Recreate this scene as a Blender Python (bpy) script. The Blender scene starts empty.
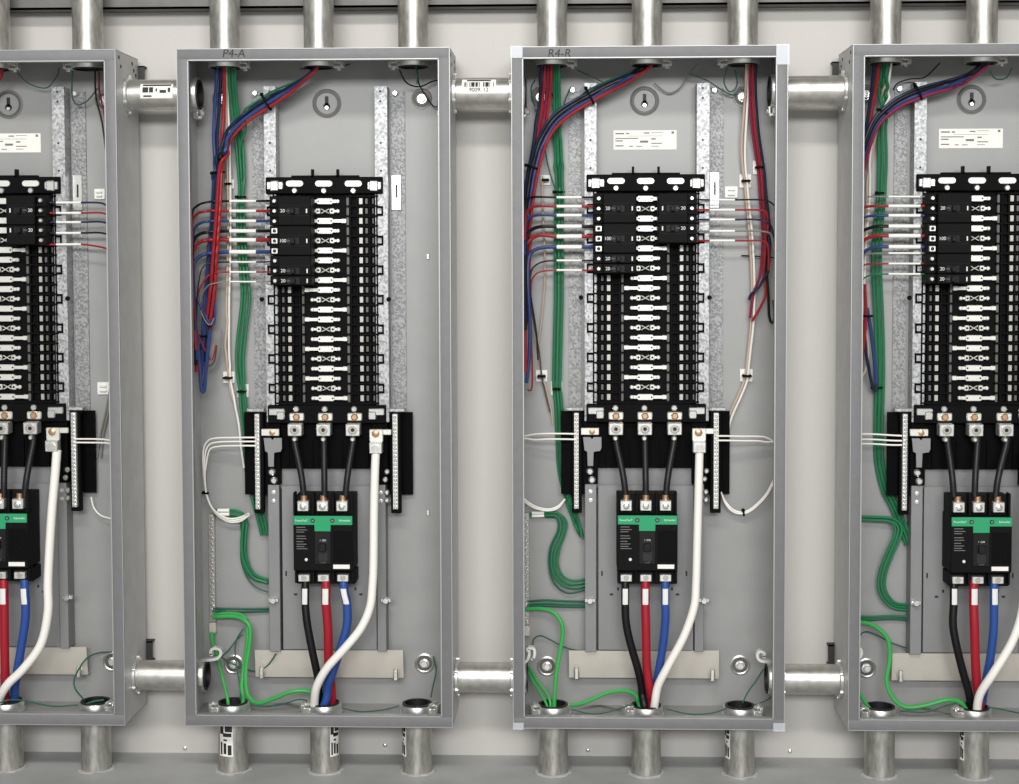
import bpy, bmesh, math, random
from mathutils import Vector, Matrix
random.seed(7)
SC = bpy.context.scene
COL = SC.collection
PI = math.pi

# ------------------------------------------------------------------ camera
F, PITCH, YAW, ROLL, U0, V0, DCAM = 1536.19, -.0474, .0313, .0025, 522.58, 323.99, 2.8508
def _cam_axes():
    cy, sy = math.cos(YAW), math.sin(YAW); cp, sp = math.cos(PITCH), math.sin(PITCH); cr, sr = math.cos(ROLL), math.sin(ROLL)
    x = Vector((cy, sy, 0)); y = Vector((-sy, cy, 0)); z = Vector((0, 0, 1))
    fwd = y*cp + z*sp; up = -y*sp + z*cp
    right = x*cr - up*sr; up2 = x*sr + up*cr
    return right, up2, fwd
RIGHT, UP, FWD = _cam_axes()
CAM = Vector((0, -DCAM, 0))
def P(u, v, Y):
    """where the line of sight measured in the photograph meets depth Y"""
    d = RIGHT*((u-U0)/F) + FWD - UP*((v-V0)/F)
    return CAM + d*((Y+DCAM)/d.y)
cd = bpy.data.cameras.new('camera'); cam = bpy.data.objects.new('camera', cd); COL.objects.link(cam)
cd.sensor_width = 36; cd.lens = F*36/1019; cd.shift_x = -(U0-509.5)/1019; cd.shift_y = (V0-392)/1019
cd.clip_start = .05
cam.matrix_world = Matrix(((RIGHT.x, UP.x, -FWD.x, CAM.x), (RIGHT.y, UP.y, -FWD.y, CAM.y), (RIGHT.z, UP.z, -FWD.z, CAM.z), (0, 0, 0, 1)))
SC.camera = cam

# ------------------------------------------------------------------ materials
def mat(name, col, rough=.5, metal=0., spec=.5, noise=0., nscale=40., coat=0., kind='noise', stretch=None, bump=0., trans=0., rvar=0.):
    m = bpy.data.materials.new(name); m.use_nodes = True
    nt = m.node_tree; b = nt.nodes['Principled BSDF']
    c = (*col, 1)
    b.inputs['Base Color'].default_value = c; b.inputs['Roughness'].default_value = rough
    b.inputs['Metallic'].default_value = metal; b.inputs['Specular IOR Level'].default_value = spec
    if coat: b.inputs['Coat Weight'].default_value = coat; b.inputs['Coat Roughness'].default_value = .15
    if trans: b.inputs['Alpha'].default_value = trans
    if noise or bump:
        tc = nt.nodes.new('ShaderNodeTexCoord'); src = tc.outputs['Object']
        if stretch:
            mp = nt.nodes.new('ShaderNodeMapping'); mp.inputs['Scale'].default_value = stretch
            nt.links.new(src, mp.inputs['Vector']); src = mp.outputs['Vector']
        if kind == 'voronoi':
            t = nt.nodes.new('ShaderNodeTexVoronoi'); t.inputs['Scale'].default_value = nscale
            bw = nt.nodes.new('ShaderNodeRGBToBW'); nt.links.new(t.outputs['Color'], bw.inputs['Color']); fac = bw.outputs['Val']
        else:
            t = nt.nodes.new('ShaderNodeTexNoise'); t.inputs['Scale'].default_value = nscale; t.inputs['Detail'].default_value = 6
            fac = t.outputs['Fac']
        nt.links.new(src, t.inputs['Vector'])
        r = nt.nodes.new('ShaderNodeValToRGB')
        r.color_ramp.elements[0].position = .25; r.color_ramp.elements[1].position = .75
        r.color_ramp.elements[0].color = (*[max(0, v*(1-noise)) for v in col], 1)
        r.color_ramp.elements[1].color = (*[min(1, v*(1+noise)) for v in col], 1)
        nt.links.new(fac, r.inputs['Fac']); nt.links.new(r.outputs['Color'], b.inputs['Base Color'])
        if rvar:
            mr = nt.nodes.new('ShaderNodeMapRange'); mr.inputs['To Min'].default_value = rough-rvar; mr.inputs['To Max'].default_value = rough+rvar
            nt.links.new(fac, mr.inputs['Value']); nt.links.new(mr.outputs['Result'], b.inputs['Roughness'])
        if bump:
            bp = nt.nodes.new('ShaderNodeBump'); bp.inputs['Strength'].default_value = bump; bp.inputs['Distance'].default_value = .002
            nt.links.new(fac, bp.inputs['Height']); nt.links.new(bp.outputs['Normal'], b.inputs['Normal'])
    return m
m_wall = mat('wall_paint', (.555, .534, .50), .55, noise=.03, nscale=6, stretch=(1, 1, .15))
m_floor = mat('concrete', (.42, .424, .414), .55, noise=.14, nscale=9, bump=.12)
m_beam = mat('strut_metal', (.15, .145, .135), .55, .4, noise=.15, nscale=30)
m_dark_strut = mat('dark_strut', (.04, .04, .038), .6, .3)
m_box = mat('galvanised_sheet', (.315, .314, .306), .48, .2, noise=.07, nscale=14, rvar=.06)
m_side = mat('outer_sheet', (.54, .54, .53), .5, .25, noise=.08, nscale=25)
m_flange = mat('grey_flange', (.185, .185, .189), .58, .1, noise=.06, nscale=60)
m_edge = mat('edge_highlight', (.42, .42, .42), .45, .5)  # lighter than the rim: its bevel highlights are put into the colour
m_strip = mat('dull_spangled_zinc', (.27, .272, .27), .5, .3, noise=.3, nscale=300, kind='voronoi')
m_spangle = mat('spangled_zinc', (.40, .405, .405), .42, .4, noise=.3, nscale=240, kind='voronoi')
m_plate = mat('grey_plate', (.25, .25, .25), .5, .3, noise=.05, nscale=20)
m_bracket = mat('bracket_sheet', (.68, .635, .56), .42, .5, noise=.05, nscale=20)
m_conduit = mat('conduit_zinc', (.46, .45, .41), .42, .75, noise=.34, nscale=120, stretch=(1, 1, .3), rvar=.1)
m_nipple = mat('nipple_zinc', (.56, .55, .51), .36, .85, noise=.18, nscale=60, rvar=.08)
m_ring = mat('cast_zinc', (.74, .74, .71), .34, .85, noise=.1, nscale=80)
m_chrome = mat('bright_metal', (.85, .85, .82), .25, .85)
m_lug = mat('lug_aluminium', (.84, .83, .79), .3, .75, noise=.08, nscale=200)
m_strap = mat('tinned_strap', (.83, .82, .76), .35, .6)
m_copper = mat('copper', (.60, .37, .21), .38, .75)
m_black = mat('black_plastic', (.003, .003, .0033), .6, 0, .08)
m_brk = mat('breaker_plastic', (.006, .0056, .0056), .6, 0, .1)
m_barrier = mat('black_barrier', (.002, .002, .0022), .6, 0, .06)
m_handle = mat('handle_plastic', (.011, .011, .011), .5, 0, .2)
m_contact = mat('contact_metal', (.48, .465, .42), .4, .55)
m_dim = mat('recessed_contact', (.12, .115, .105), .5, .3)
m_throat = mat('black_throat', (.008, .008, .008), .5)
m_green_trim = mat('green_trim', (.025, .33, .14), .5, 0, .3)
m_print = mat('printed_white', (.75, .75, .73), .6)
m_ink = mat('printed_grey', (.18, .17, .16), .6)
m_blackink = mat('black_ink', (.015, .015, .018), .6)
m_paper = mat('label_paper', (.86, .83, .77), .6)
m_white_plastic = mat('white_plastic', (.85, .84, .79), .45)
m_film = mat('clear_film', (.75, .77, .8), .2, 0, trans=.45)
m_sealant = mat('sealant', (.46, .455, .44), .8, noise=.2, nscale=90)
def insul(name, c, r=.4): return mat(name, c, r, 0, .3)
W = dict(black=insul('black_insulation', (.006, .006, .0065)), red=insul('red_insulation', (.30, .018, .022)),
         blue=insul('blue_insulation', (.028, .05, .17)), navy=insul('navy_insulation', (.010, .019, .05)),
         white=insul('white_insulation', (.82, .79, .73)), green=insul('green_insulation', (.02, .17, .072)),
         bright=insul('bright_green_insulation', (.05, .37, .085)), teal=insul('dark_green_insulation', (.022, .11, .075)),
         grey=insul('grey_insulation', (.22, .21, .19)), tan=insul('tan_insulation', (.52, .40, .30)), brown=insul('brown_insulation', (.10, .07, .04)),
         feedblue=insul('feeder_blue_insulation', (.026, .075, .29)), feedred=insul('feeder_red_insulation', (.34, .012, .024)),
         jumper=insul('jumper_insulation', (.014, .014, .015), .4), cream=insul('cream_insulation', (.88, .85, .79)), maroon=insul('maroon_insulation', (.22, .015, .05)))

# ------------------------------------------------------------------ mesh builder
class M:
    def __init__(s): s.bm = bmesh.new()
    def face(s, vs):
        try: s.bm.faces.new(vs)
        except ValueError: pass
    def box(s, x0, x1, y0, y1, z0, z1, bev=0., seg=1):
        r = bmesh.ops.create_cube(s.bm, size=1)
        for v in r['verts']:
            v.co = Vector(((x0+x1)/2+v.co.x*(x1-x0), (y0+y1)/2+v.co.y*(y1-y0), (z0+z1)/2+v.co.z*(z1-z0)))
        if bev:
            es = list({e for v in r['verts'] for e in v.link_edges})
            bmesh.ops.bevel(s.bm, geom=es, offset=bev, segments=seg, profile=.5, affect='EDGES')
        return s
    def ring_loop(s, c, a, b, r, n):
        return [s.bm.verts.new(c + a*(r*math.cos(2*PI*i/n)) + b*(r*math.sin(2*PI*i/n))) for i in range(n)]
    def bridge(s, l0, l1):
        n = len(l0)
        for i in range(n): s.face((l0[i], l0[(i+1) % n], l1[(i+1) % n], l1[i]))
    def lathe(s, p, axis, prof, n=24, close=False):
        """profile of (distance along axis, radius)"""
        axis = Vector(axis).normalized(); p = Vector(p)
        a = axis.orthogonal().normalized(); b = axis.cross(a)
        loops = []
        for t, r in prof:
            if r <= 1e-6: loops.append([s.bm.verts.new(p+axis*t)])
            else: loops.append(s.ring_loop(p+axis*t, a, b, r, n))
        seq = list(zip(loops, loops[1:])) + ([(loops[-1], loops[0])] if close else [])
        for l0, l1 in seq:
            if len(l0) == 1 and len(l1) == 1: continue
            if len(l0) == 1:
                for i in range(n): s.face((l0[0], l1[(i+1) % n], l1[i]))
            elif len(l1) == 1:
                for i in range(n): s.face((l0[i], l0[(i+1) % n], l1[0]))
            else: s.bridge(l0, l1)
        return s
    def cyl(s, p, q, r, n=14, bev=0.):
        p, q = Vector(p), Vector(q); L = (q-p).length
        if bev: return s.lathe(p, q-p, [(0, 0), (0, r-bev), (bev, r), (L-bev, r), (L, r-bev), (L, 0)], n)
        return s.lathe(p, q-p, [(0, 0), (0, r), (L, r), (L, 0)], n)
    def pipe(s, p, q, r, ri, n=32):
        L = (Vector(q)-Vector(p)).length
        return s.lathe(p, Vector(q)-Vector(p), [(0, ri), (0, r), (L, r), (L, ri)], n, close=True)
    def tube(s, pts, r, n=9, cap=True):
        pts = [Vector(p) for p in pts]
        t = (pts[1]-pts[0]).normalized(); a = t.orthogonal().normalized(); prev = None
        for i, p in enumerate(pts):
            t = (pts[min(i+1, len(pts)-1)]-pts[max(i-1, 0)]).normalized()
            a = (a - t*a.dot(t)).normalized(); b = t.cross(a)
            rr = r[i] if isinstance(r, (list, tuple)) else r
            l = s.ring_loop(p, a, b, rr, n)
            if prev: s.bridge(prev, l)
            elif cap: s.face(list(reversed(l)))
            prev = l
        if cap: s.face(prev)
        return s
    def prism(s, poly, y0, y1, bev=0.):
        """outline in x,z pushed through y"""
        f = [s.bm.verts.new((x, y0, z)) for x, z in poly]; b = [s.bm.verts.new((x, y1, z)) for x, z in poly]
        s.face(f); s.face(list(reversed(b)))
        n = len(poly)
        for i in range(n): s.face((f[i], b[i], b[(i+1) % n], f[(i+1) % n]))
        if bev:
            es = [e for e in {e for v in f for e in v.link_edges} if all(v in f for v in e.verts)]
            bmesh.ops.bevel(s.bm, geom=es, offset=bev, segments=1, profile=.5, affect='EDGES')
        return s
    def holed(s, fn, u0, u1, v0, v1, t0, t1, holes, n=40):
        """sheet in u,v from t0 to t1 with round holes strung along u; fn(u,v,t) -> point"""
        hs = sorted(holes); cuts = [u0]+[(a[0]+b[0])/2 for a, b in zip(hs, hs[1:])]+[u1]
        for k, (hu, hv, hr) in enumerate(hs):
            a0, a1 = cuts[k], cuts[k+1]
            angs = sorted([2*PI*i/n for i in range(n)] + [math.atan2(vv-hv, uu-hu) % (2*PI) for uu in (a0, a1) for vv in (v0, v1)])
            inner, outer = [], []
            for an in angs:
                c, sn = math.cos(an), math.sin(an)
                ks = []
                if c > 1e-9: ks.append((a1-hu)/c)
                if c < -1e-9: ks.append((a0-hu)/c)
                if sn > 1e-9: ks.append((v1-hv)/sn)
                if sn < -1e-9: ks.append((v0-hv)/sn)
                q = min(ks)
                inner.append((hu+hr*c, hv+hr*sn)); outer.append((hu+q*c, hv+q*sn))
            L = [[s.bm.verts.new(fn(u, v, t)) for u, v in lp] for t in (t0, t1) for lp in (inner, outer)]
            s.bridge(L[0], L[1]); s.bridge(L[3], L[2]); s.bridge(L[2], L[0]); s.bridge(L[1], L[3])
        return s
    def build(s, name, material, parent=None, base=None):
        if base is None: base = BASE[parent.name] if parent is not None else Vector((0, 0, 0))
        base = Vector(base)
        bmesh.ops.remove_doubles(s.bm, verts=s.bm.verts, dist=1e-7)
        bmesh.ops.recalc_face_normals(s.bm, faces=s.bm.faces)
        me = bpy.data.meshes.new(name)
        for v in s.bm.verts: v.co -= base
        s.bm.to_mesh(me); s.bm.free()
        me.materials.append(material)
        for p in me.polygons: p.use_smooth = True
        me.set_sharp_from_angle(angle=math.radians(38))
        o = bpy.data.objects.new(name, me); COL.objects.link(o)
        BASE[o.name] = base
        if parent is not None:
            o.parent = parent; o.location = base-BASE[parent.name]
        else: o.location = base
        return o
BASE = {}
def tag(o, label, cat, group=None):
    o['label'] = label; o['category'] = cat
    if group: o['group'] = group
    return o
def thing(name, base, label, cat, group=None):
    o = bpy.data.objects.new(name, None); COL.objects.link(o); o.empty_display_size = .02
    o.location = base; BASE[o.name] = Vector(base)
    return tag(o, label, cat, group)
def dup(root, delta, label, group=None):
    r = root.copy(); COL.objects.link(r); r.location = root.location+Vector(delta); r['label'] = label
    if group: r['group'] = group
    BASE[r.name] = BASE[root.name]+Vector(delta)
    for ch in list(root.children):
        c = ch.copy(); COL.objects.link(c); c.parent = r
        for g in list(ch.children):
            d = g.copy(); COL.objects.link(d); d.parent = c
    return r
def text_part(txt, size, loc, material, parent, name, depth=.0003, align='CENTER', rot=None, shear=0.):
    cu = bpy.data.curves.new('lettering', 'FONT'); cu.body = txt; cu.size = size; cu.extrude = depth; cu.align_x = align; cu.align_y = 'CENTER'; cu.shear = shear
    t = bpy.data.objects.new('lettering', cu); COL.objects.link(t)
    dg = bpy.context.evaluated_depsgraph_get(); me = bpy.data.meshes.new_from_object(t.evaluated_get(dg))
    bpy.data.objects.remove(t); bpy.data.curves.remove(cu)
    me.name = name
    R = (rot or Matrix.Identity(4)) @ Matrix.Rotation(PI/2, 4, 'X')
    me.transform(R)
    me.materials.clear(); me.materials.append(material)
    o = bpy.data.objects.new(name, me); COL.objects.link(o)
    o.parent = parent; o.location = Vector(loc)-BASE[parent.name]; BASE[o.name] = Vector(loc)
    return o
def smooth_path(pts, k=6):
    pts = [Vector(p) for p in pts]; out = []
    q = [pts[0]*2-pts[1]]+pts+[pts[-1]*2-pts[-2]]
    for i in range(1, len(q)-2):
        p0, p1, p2, p3 = q[i-1:i+3]
        for j in range(k):
            t = j/k
            out.append(.5*((2*p1)+(p2-p0)*t+(2*p0-5*p1+4*p2-p3)*t*t+(3*p1-p0-3*p2+p3)*t**3))
    out.append(pts[-1]); return out

# ------------------------------------------------------------------ the four panels
BW, BH, BD = .508, 1.2729, .146
PX = [-1.0983, -.4764, .1450, .7706]
PZ = -.8966
WHO = ['leftmost panel', 'second panel from left', 'third panel from left', 'rightmost panel']
OFF = [Vector((x, 0, PZ)) for x in PX]
INNER = [Vector((0, 0, 0)), Vector((.0042, 0, -.0026)), Vector((0, 0, 0)), Vector((.0014, 0, -.0016))]    # how far each frame sits off its box's middle
def q(u, v, Y, p=2):
    w = P(u, v, Y)-OFF[p]; return w.x, w.z
def qx(u, v, Y, p=2): return q(u, v, Y, p)[0]
def qz(u, v, Y, p=2): return q(u, v, Y, p)[1]
YH = .073                                   # the conduits run through the middle of the box depth
HX = [-.1795, -.0005, .179]
CR = .0287
ZT, ZB = qz(640, 92, YH), qz(640, 678, YH)
FLOOR = P(640, 772.5, YH).z
WALL_Y = .168

# ------------------------------------------------------------------ the setting
def struct(name, m, material):
    o = m.build(name, material); o['kind'] = 'structure'; return o
struct('floor', M().box(-4, 4, -8, WALL_Y+.1, FLOOR-.1, FLOOR), m_floor)
struct('wall_back', M().box(-4, 4, WALL_Y, WALL_Y+.1, FLOOR, 2.2), m_wall)
zb = P(640, 5, .12).z
bm_ = M(); bm_.box(-4, 4, .122, .126, zb, zb+.041).box(-4, 4, .122, WALL_Y, zb, zb+.004).box(-4, 4, .122, WALL_Y, zb+.037, zb+.041)
struct('trim_1', bm_, m_beam)
for u, v, w in ((185, 748, 'between the first and second panels'), (385, 745, 'below the second panel'), (588, 750, 'below the third panel, near its left conduit'), (790, 751, 'between the third and rightmost panels')):
    p = P(u, v, WALL_Y)
    t = M().lathe(p, (0, -1, 0), [(0, 0), (0, .0042), (.002, .0042), (.0035, .002), (.0035, 0)], 12).build('wall_screw', m_chrome, base=p)
    tag(t, 'small wall screw just above the floor, '+w, 'screw', 'wall screws')

# ------------------------------------------------------------------ enclosures
FL = .0205
def enclosure(p):
    o = OFF[p]; x0, x1 = o.x-BW/2, o.x+BW/2; z0, z1 = o.z, o.z+BH; T = .002
    lab = ['open grey enclosure cut off by the left edge of the photo', 'open grey enclosure, second from left, with pen marks on its clean top rim',
           'open grey enclosure, third from left, with film on the corners of its rim', 'open grey enclosure cut off by the right edge of the photo'][p]
    t = thing('enclosure', (o.x, BD, z0), lab, 'electrical enclosure', 'panel enclosures')
    M().box(x0, x1, BD-T, BD, z0, z1).build('back_panel', m_box, t)
    hx = [(o.x+h, YH, CR+.0012) for h in HX]; hb = [(o.x+h-(.0055 if (p, i) == (0, 2) else 0), YH, CR+.0012) for i, h in enumerate(HX)]
    fz = lambda z: (lambda u, v, tt: Vector((u, v, z+tt)))
    M().holed(fz(z0), x0, x1, 0, BD-T, 0, T, hb).build('bottom_panel', m_box, t)
    M().holed(fz(z1-T), x0, x1, 0, BD-T, 0, T, hx).build('top_panel', m_box, t)
    hz = [(o.z+z, YH, CR+.0012) for z in (ZB, ZT)]
    for s, has in ((0, p > 0), (1, p < 3)):
        m = M(); fx = lambda u, v, tt, X=(x0 if s == 0 else x1-T): Vector((X+tt, v, u))
        if has: m.holed(fx, z0+T, z1-T, 0, BD-T, 0, T, hz)
        else: m.box(x0 if s == 0 else x1-T, x0+T if s == 0 else x1, 0, BD-T, z0+T, z1-T)
        m.build('side_panel', m_side, t)
    # turned-in rim around the opening
    m = M(); d = .0035
    m.box(x0, x1, -.002, d-.002, z1-FL, z1, .0012, 2).box(x0, x1, -.002, d-.002, z0, z0+FL, .0012, 2)
    m.box(x0, x0+FL, -.002, d-.002, z0+FL-.002, z1-FL+.002, .0012, 2).box(x1-FL, x1, -.002, d-.002, z0+FL-.002, z1-FL+.002, .0012, 2)
    m.build('front_rim', m_flange, t)
    m = M(); e = .0016
    m.box(x0+FL-.0005, x0+FL+e, -.003, .012, z0+FL, z1-FL).box(x1-FL-e, x1-FL+.0005, -.003, .012, z0+FL, z1-FL)
    m.box(x0+FL, x1-FL, -.003, .012, z0+FL-.0005, z0+FL+e).box(x0+FL, x1-FL, -.003, .012, z1-FL-e, z1-FL+.0005)
    m.build('rim_return', m_edge, t)
    m = M()
    for a, b in ((x0, x0+.0014), (x1-.0014, x1)): m.box(a, b, -.003, .0, z0+.001, z1-.001)
    m.box(x0, x1, -.003, 0, z1-.0014, z1).box(x0, x1, -.003, 0, z0, z0+.0014)
    m.build('rim_edge', m_edge, t)  # thin lighter strips drawing the highlight along the outer edges
    # punched holes high on the outside of the sides
    for s in (-1, 1):
        X = o.x+s*BW/2
        for yy, dz in ((.018, .012), (.030, .028), (.105, .014), (.115, .026), (.128, .034)):
            M().cyl((X, yy, z1-dz), (X+s*.0008, yy, z1-dz), .0035, 10).build('punched_hole', m_throat, t)
    # keyhole for hanging the box
    kx, kz = q(644.5, 101, BD-T); kx += o.x+INNER[p].x; kz += o.z+INNER[p].z*.5; yb = BD-T
    M().lathe((kx, yb, kz), (0, -1, 0), [(0, .0285), (.002, .0275), (.004, .0245), (.004, .0215), (.002, .0205), (.0016, 0)], 36).build('keyhole_dimple', m_box, t)
    M().lathe((kx, yb, kz), (0, -1, 0), [(.0036, .0255), (.0048, .0250), (.0048, .0212), (.0036, .0207)], 36).build('keyhole_ring', m_dim, t)
    k = M(); k.cyl((kx, yb-.001, kz-.006), (kx, yb-.0026, kz-.006), .0068, 18); k.box(kx-.0034, kx+.0034, yb-.0026, yb-.001, kz-.006, kz+.0135); k.build('keyhole_slot', m_throat, t)
    M().cyl((kx, yb, kz-.0085), (kx, yb-.004, kz-.0085), .0036, 12).build('hanging_screw', m_chrome, t)
    # bolts through the back
    for (u, v) in ((547, 666), (740, 665), (743, 97), (541, 97)):
        bx, bz = q(u, v, yb); bx += o.x; bz += o.z
        b = M().lathe((bx, yb, bz), (0, -1, 0), [(0, .0205), (.0022, .0195), (.0034, .017), (.0022, .0145), (.0012, .0135), (.0012, 0)], 28).build('mounting_bolt', m_ring, t)
        M().lathe((bx, yb-.0012, bz), (0, -1, 0), [(0, .0142), (.0022, .0142), (.0022, .0095), (.001, .0095)], 24).build('washer', m_dim, b)
        M().cyl((bx, yb, bz), (bx, yb-.009, bz), .0072, 6, .001).build('bolt_head', m_chrome, b)
    # maker's label
    if p != 1:
        a, zt = q(613.5, 130.5, yb); b, z_b = q(676.5, 149.5, yb); a += o.x; b += o.x; zt += o.z; z_b += o.z
        L = M().box(a, b, yb-.0008, yb, z_b, zt).build('paper_label', m_paper, t)
        m = M(); w = b-a; h = zt-z_b
        for fx, fz, fw, fh in ((.03, .80, .14, .07), (.2, .8, .05, .07), (.48, .83, .09, .06), (.6, .88, .18, .025), (.03, .56, .36, .05), (.03, .43, .12, .06), (.42, .36, .13, .11),
                               (.6, .52, .07, .07), (.6, .3, .17, .05), (.6, .16, .12, .03), (.03, .17, .13, .06), (.25, .15, .06, .05), (.36, .15, .09, .04), (.92, .82, .04, .12), (.22, .7, .55, .015)):
            m.box(a+fx*w, a+(fx+fw)*w, yb-.0011, yb-.0007, z_b+fz*h, z_b+(fz+fh)*h)
        m.build('label_print', m_ink, L)
    # pen marks on the top rim
    if p in (1, 2):
        s, u = (('P4-A', 233.5), ('R4-R', 559))[p-1]
        w = P(u, 53.6, -.002)
        text_part(s, .0215, (w.x, -.0024, w.z), m_blackink, t, 'pen_mark', .0002, shear=.15)
    if p == 2:                                 # protective film left on the corners of this rim
        for cx, cz, w, h in ((x0-.001, z1-.021, .022, .022), (x1-.022, z1-.036, .024, .037), (x1-.021, z0-.002, .022, .016), (x0, z0-.002, .020, .013)):
            M().box(cx, cx+w, -.0042, -.0031, cz, cz+h).build('protective_film', m_film, t)
    for u, v in ((428, 512), (428, 256)) if p == 1 else ():
        bx, bz = q(u, v, yb, 1); bx += o.x; bz += o.z
        M().box(bx-.003, bx+.003, yb-.003, yb, bz-.007, bz+.005, .001).build('lanced_tab', m_chrome, t)
    return t
for p in range(4): enclosure(p)

# mounting struts between wall and boxes
for p in range(4):
    for v, nm in ((653, 'lower'), (74, 'upper')):
        z = OFF[p].z+qz(640, v, .157); x0, x1 = OFF[p].x-BW/2-(.012 if p == 3 else -.004), OFF[p].x+BW/2+(.012 if p == 0 else -.004)
        m = M(); m.box(x0, x1, BD+.0005, BD+.003, z-.0205, z+.0205).box(x0, x1, BD+.0005, WALL_Y, z-.0205, z-.018).box(x0, x1, BD+.0005, WALL_Y, z+.018, z+.0205)
        tag(m.build('mounting_strut', m_dark_strut, base=(OFF[p].x, WALL_Y, z)), '%s mounting strut behind the enclosure of the %s' % (nm, WHO[p]), 'strut', 'mounting struts')

# ------------------------------------------------------------------ conduits
def bushing(t, c, ax, material=None, lug=None, L=.016):
    """threaded ring with a black insulated throat on the inside of a box wall"""
    c = Vector(c); ax = Vector(ax)
    r = M().lathe(c, ax, [(0, CR+.0012), (0, CR+.0055), (.006, CR+.0055), (.0065, CR+.0035), (L-.002, CR+.0035), (L, CR+.002), (L, CR), (.002, CR)], 36, close=True).build('bushing', m_ring, t)
    M().lathe(c, ax, [(L-.06, CR-.0048), (L-.06, CR-.0037), (L+.0002, CR-.0037), (L+.0002, CR-.0002), (L+.0020, CR-.0002), (L+.0020, CR-.0048)], 36, close=True).build('throat_shade_liner', m_throat, r)  # black throat ring; its sleeve down the pipe stands in for inner shade
    if lug:
        side = Vector(lug[0]).normalized(); k = ax.cross(side)
        g = M()
        ctr = c+ax*(L*.55)+side*(CR+.0095)
        def blk(cen, a, b, d, bev=.0012):
            m0 = len(g.bm.verts); g.box(-a, a, -b, b, -d, d, bev); g.bm.verts.ensure_lookup_table()
            for v in list(g.bm.verts)[m0:]: v.co = cen+side*v.co.x+ax*v.co.z+k*v.co.y
        blk(ctr, .0075, .009, .005); blk(ctr+side*.006+ax*.006, .003, .009, .006)
        blk(ctr-side*.003+ax*.011, .007, .009, .0022)
        gg = g.build('grounding_lug', m_lug, t)
        M().cyl(ctr+ax*.0115, ctr+ax*.017, .005, 8, .001).build('lug_screw', m_chrome, gg)
    return r
HSEQ = ['left', 'middle', 'right']
def top_conduits():
    for p in range(4):
        for h in range(3):
            if (p == 0 and h == 0) or (p == 3 and h == 2): continue
            x = OFF[p].x+HX[h]; zt = OFF[p].z+BH
            t = thing('top_conduit', (x, YH, zt), '%s galvanised conduit rising from the top of the %s' % (HSEQ[h], WHO[p]), 'conduit', 'conduits above the panels')
            M().pipe((x, YH, zt-.017), (x, YH, 1.4), CR, CR-.0035, 40).build('pipe', m_conduit, t)
            M().lathe((x, YH, zt+.0005), (0, 0, 1), [(0, CR+.0004), (0, CR+.006), (.005, CR+.006), (.006, CR+.004), (.006, CR+.0004)], 8 if 0 else 32, close=True).build('locknut', m_ring, t)
            s = -1 if h == 0 else 1
            bushing(t, (x, YH, zt-.0026), (0, 0, -1), lug=((1, 0, 0), None) if h < 2 else ((-1, 0, 0), None), L=.024)
def sticker_on_pipe(t, c, ax, a0, a1, half, rows, rad=CR, txt=None):
    """paper sticker wrapped on a pipe between angles a0,a1 (0 = towards the room)"""
    ax = Vector(ax); out = Vector((0, -1, 0)); k = ax.cross(out)
    def pt(a, l, r): return Vector(c)+ax*l+out*(r*math.cos(a))+k*(r*math.sin(a))
    m = M(); n = 8; g = []
    for i in range(n+1):
        a = a0+(a1-a0)*i/n; g.append([m.bm.verts.new(pt(a, l, r)) for l, r in ((-half, rad+.0002), (half, rad+.0002), (half, rad+.0008), (-half, rad+.0008))])
    for x, y in zip(g, g[1:]):
        for j in range(4): m.face((x[j], x[(j+1) % 4], y[(j+1) % 4], y[j]))
    m.face(g[0]); m.face(g[-1])
    s = m.build('sticker', m_paper, t)
    m = M()
    for (fa, fb, la, lb) in rows:
        ns = max(1, int((fb-fa)*8))
        for i in range(ns):
            b0 = a0+(a1-a0)*(fa+(fb-fa)*i/ns); b1 = a0+(a1-a0)*(fa+(fb-fa)*(i+1)/ns)
            A = [m.bm.verts.new(pt(b, half*l, r)) for r in (rad+.0006, rad+.0011) for b, l in ((b0, la), (b1, la), (b1, lb), (b0, lb))]
            m.face(A[4:]); m.face((A[0], A[1], A[5], A[4])); m.face((A[2], A[3], A[7], A[6])); m.face((A[1], A[2], A[6], A[5])); m.face((A[3], A[0], A[4], A[7]))
    m.build('sticker_print', m_blackink, s)
def bottom_conduits():
    for p in range(4):
        for h in range(3):
            if (p == 0 and h == 0) or (p == 3 and h == 2): continue
            x = OFF[p].x+HX[h]-(.0055 if (p, h) == (0, 2) else 0); zb_ = OFF[p].z
            t = thing('bottom_conduit', (x, YH, FLOOR), '%s galvanised conduit between the floor and the bottom of the %s' % (HSEQ[h], WHO[p]), 'conduit', 'conduits below the panels')
            M().pipe((x, YH, FLOOR), (x, YH, zb_+.0155), CR, CR-.0035, 40).build('pipe', m_conduit, t)
            rr = random.Random(p*3+h); m = M()
            prof = [(0, CR+.0005), (0, CR+.006), (.0012, CR+.005), (.002, CR+.0005)]
            m.lathe((x, YH, FLOOR+.0002), (0, 0, 1), prof, 30, close=True)
            for v in m.bm.verts:
                d = Vector((v.co.x-x, v.co.y-YH, 0))
                if d.length > CR+.004: v.co += d.normalized()*rr.uniform(-.0012, .003)
            m.build('floor_sealant', m_sealant, t)
            bushing(t, (x, YH, zb_+.0026), (0, 0, 1), lug=((-.94, -.34, 0), None) if h < 2 else ((.94, -.34, 0), None), L=.021)
            rows = [(.05, .35, -.9, -.35), (.45, .95, -.9, -.5), (.3, .9, -.42, -.2), (.35, .6, -.05, .06), (.1, .25, .15, .9), (.35, .55, .2, .85), (.65, .9, .3, .9)]
            k = {(1, 0): (-.80, .2), (1, 1): (.5, 1.25), (1, 2): (-1.3, -.75), (2, 2): (-1.3, -.8), (3, 1): (-1.3, -.9)}.get((p, h))
            if k: sticker_on_pipe(t, (x, YH, (FLOOR+zb_)/2+.012), (0, 0, -1), -k[0], -k[1], .032, rows)
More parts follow.
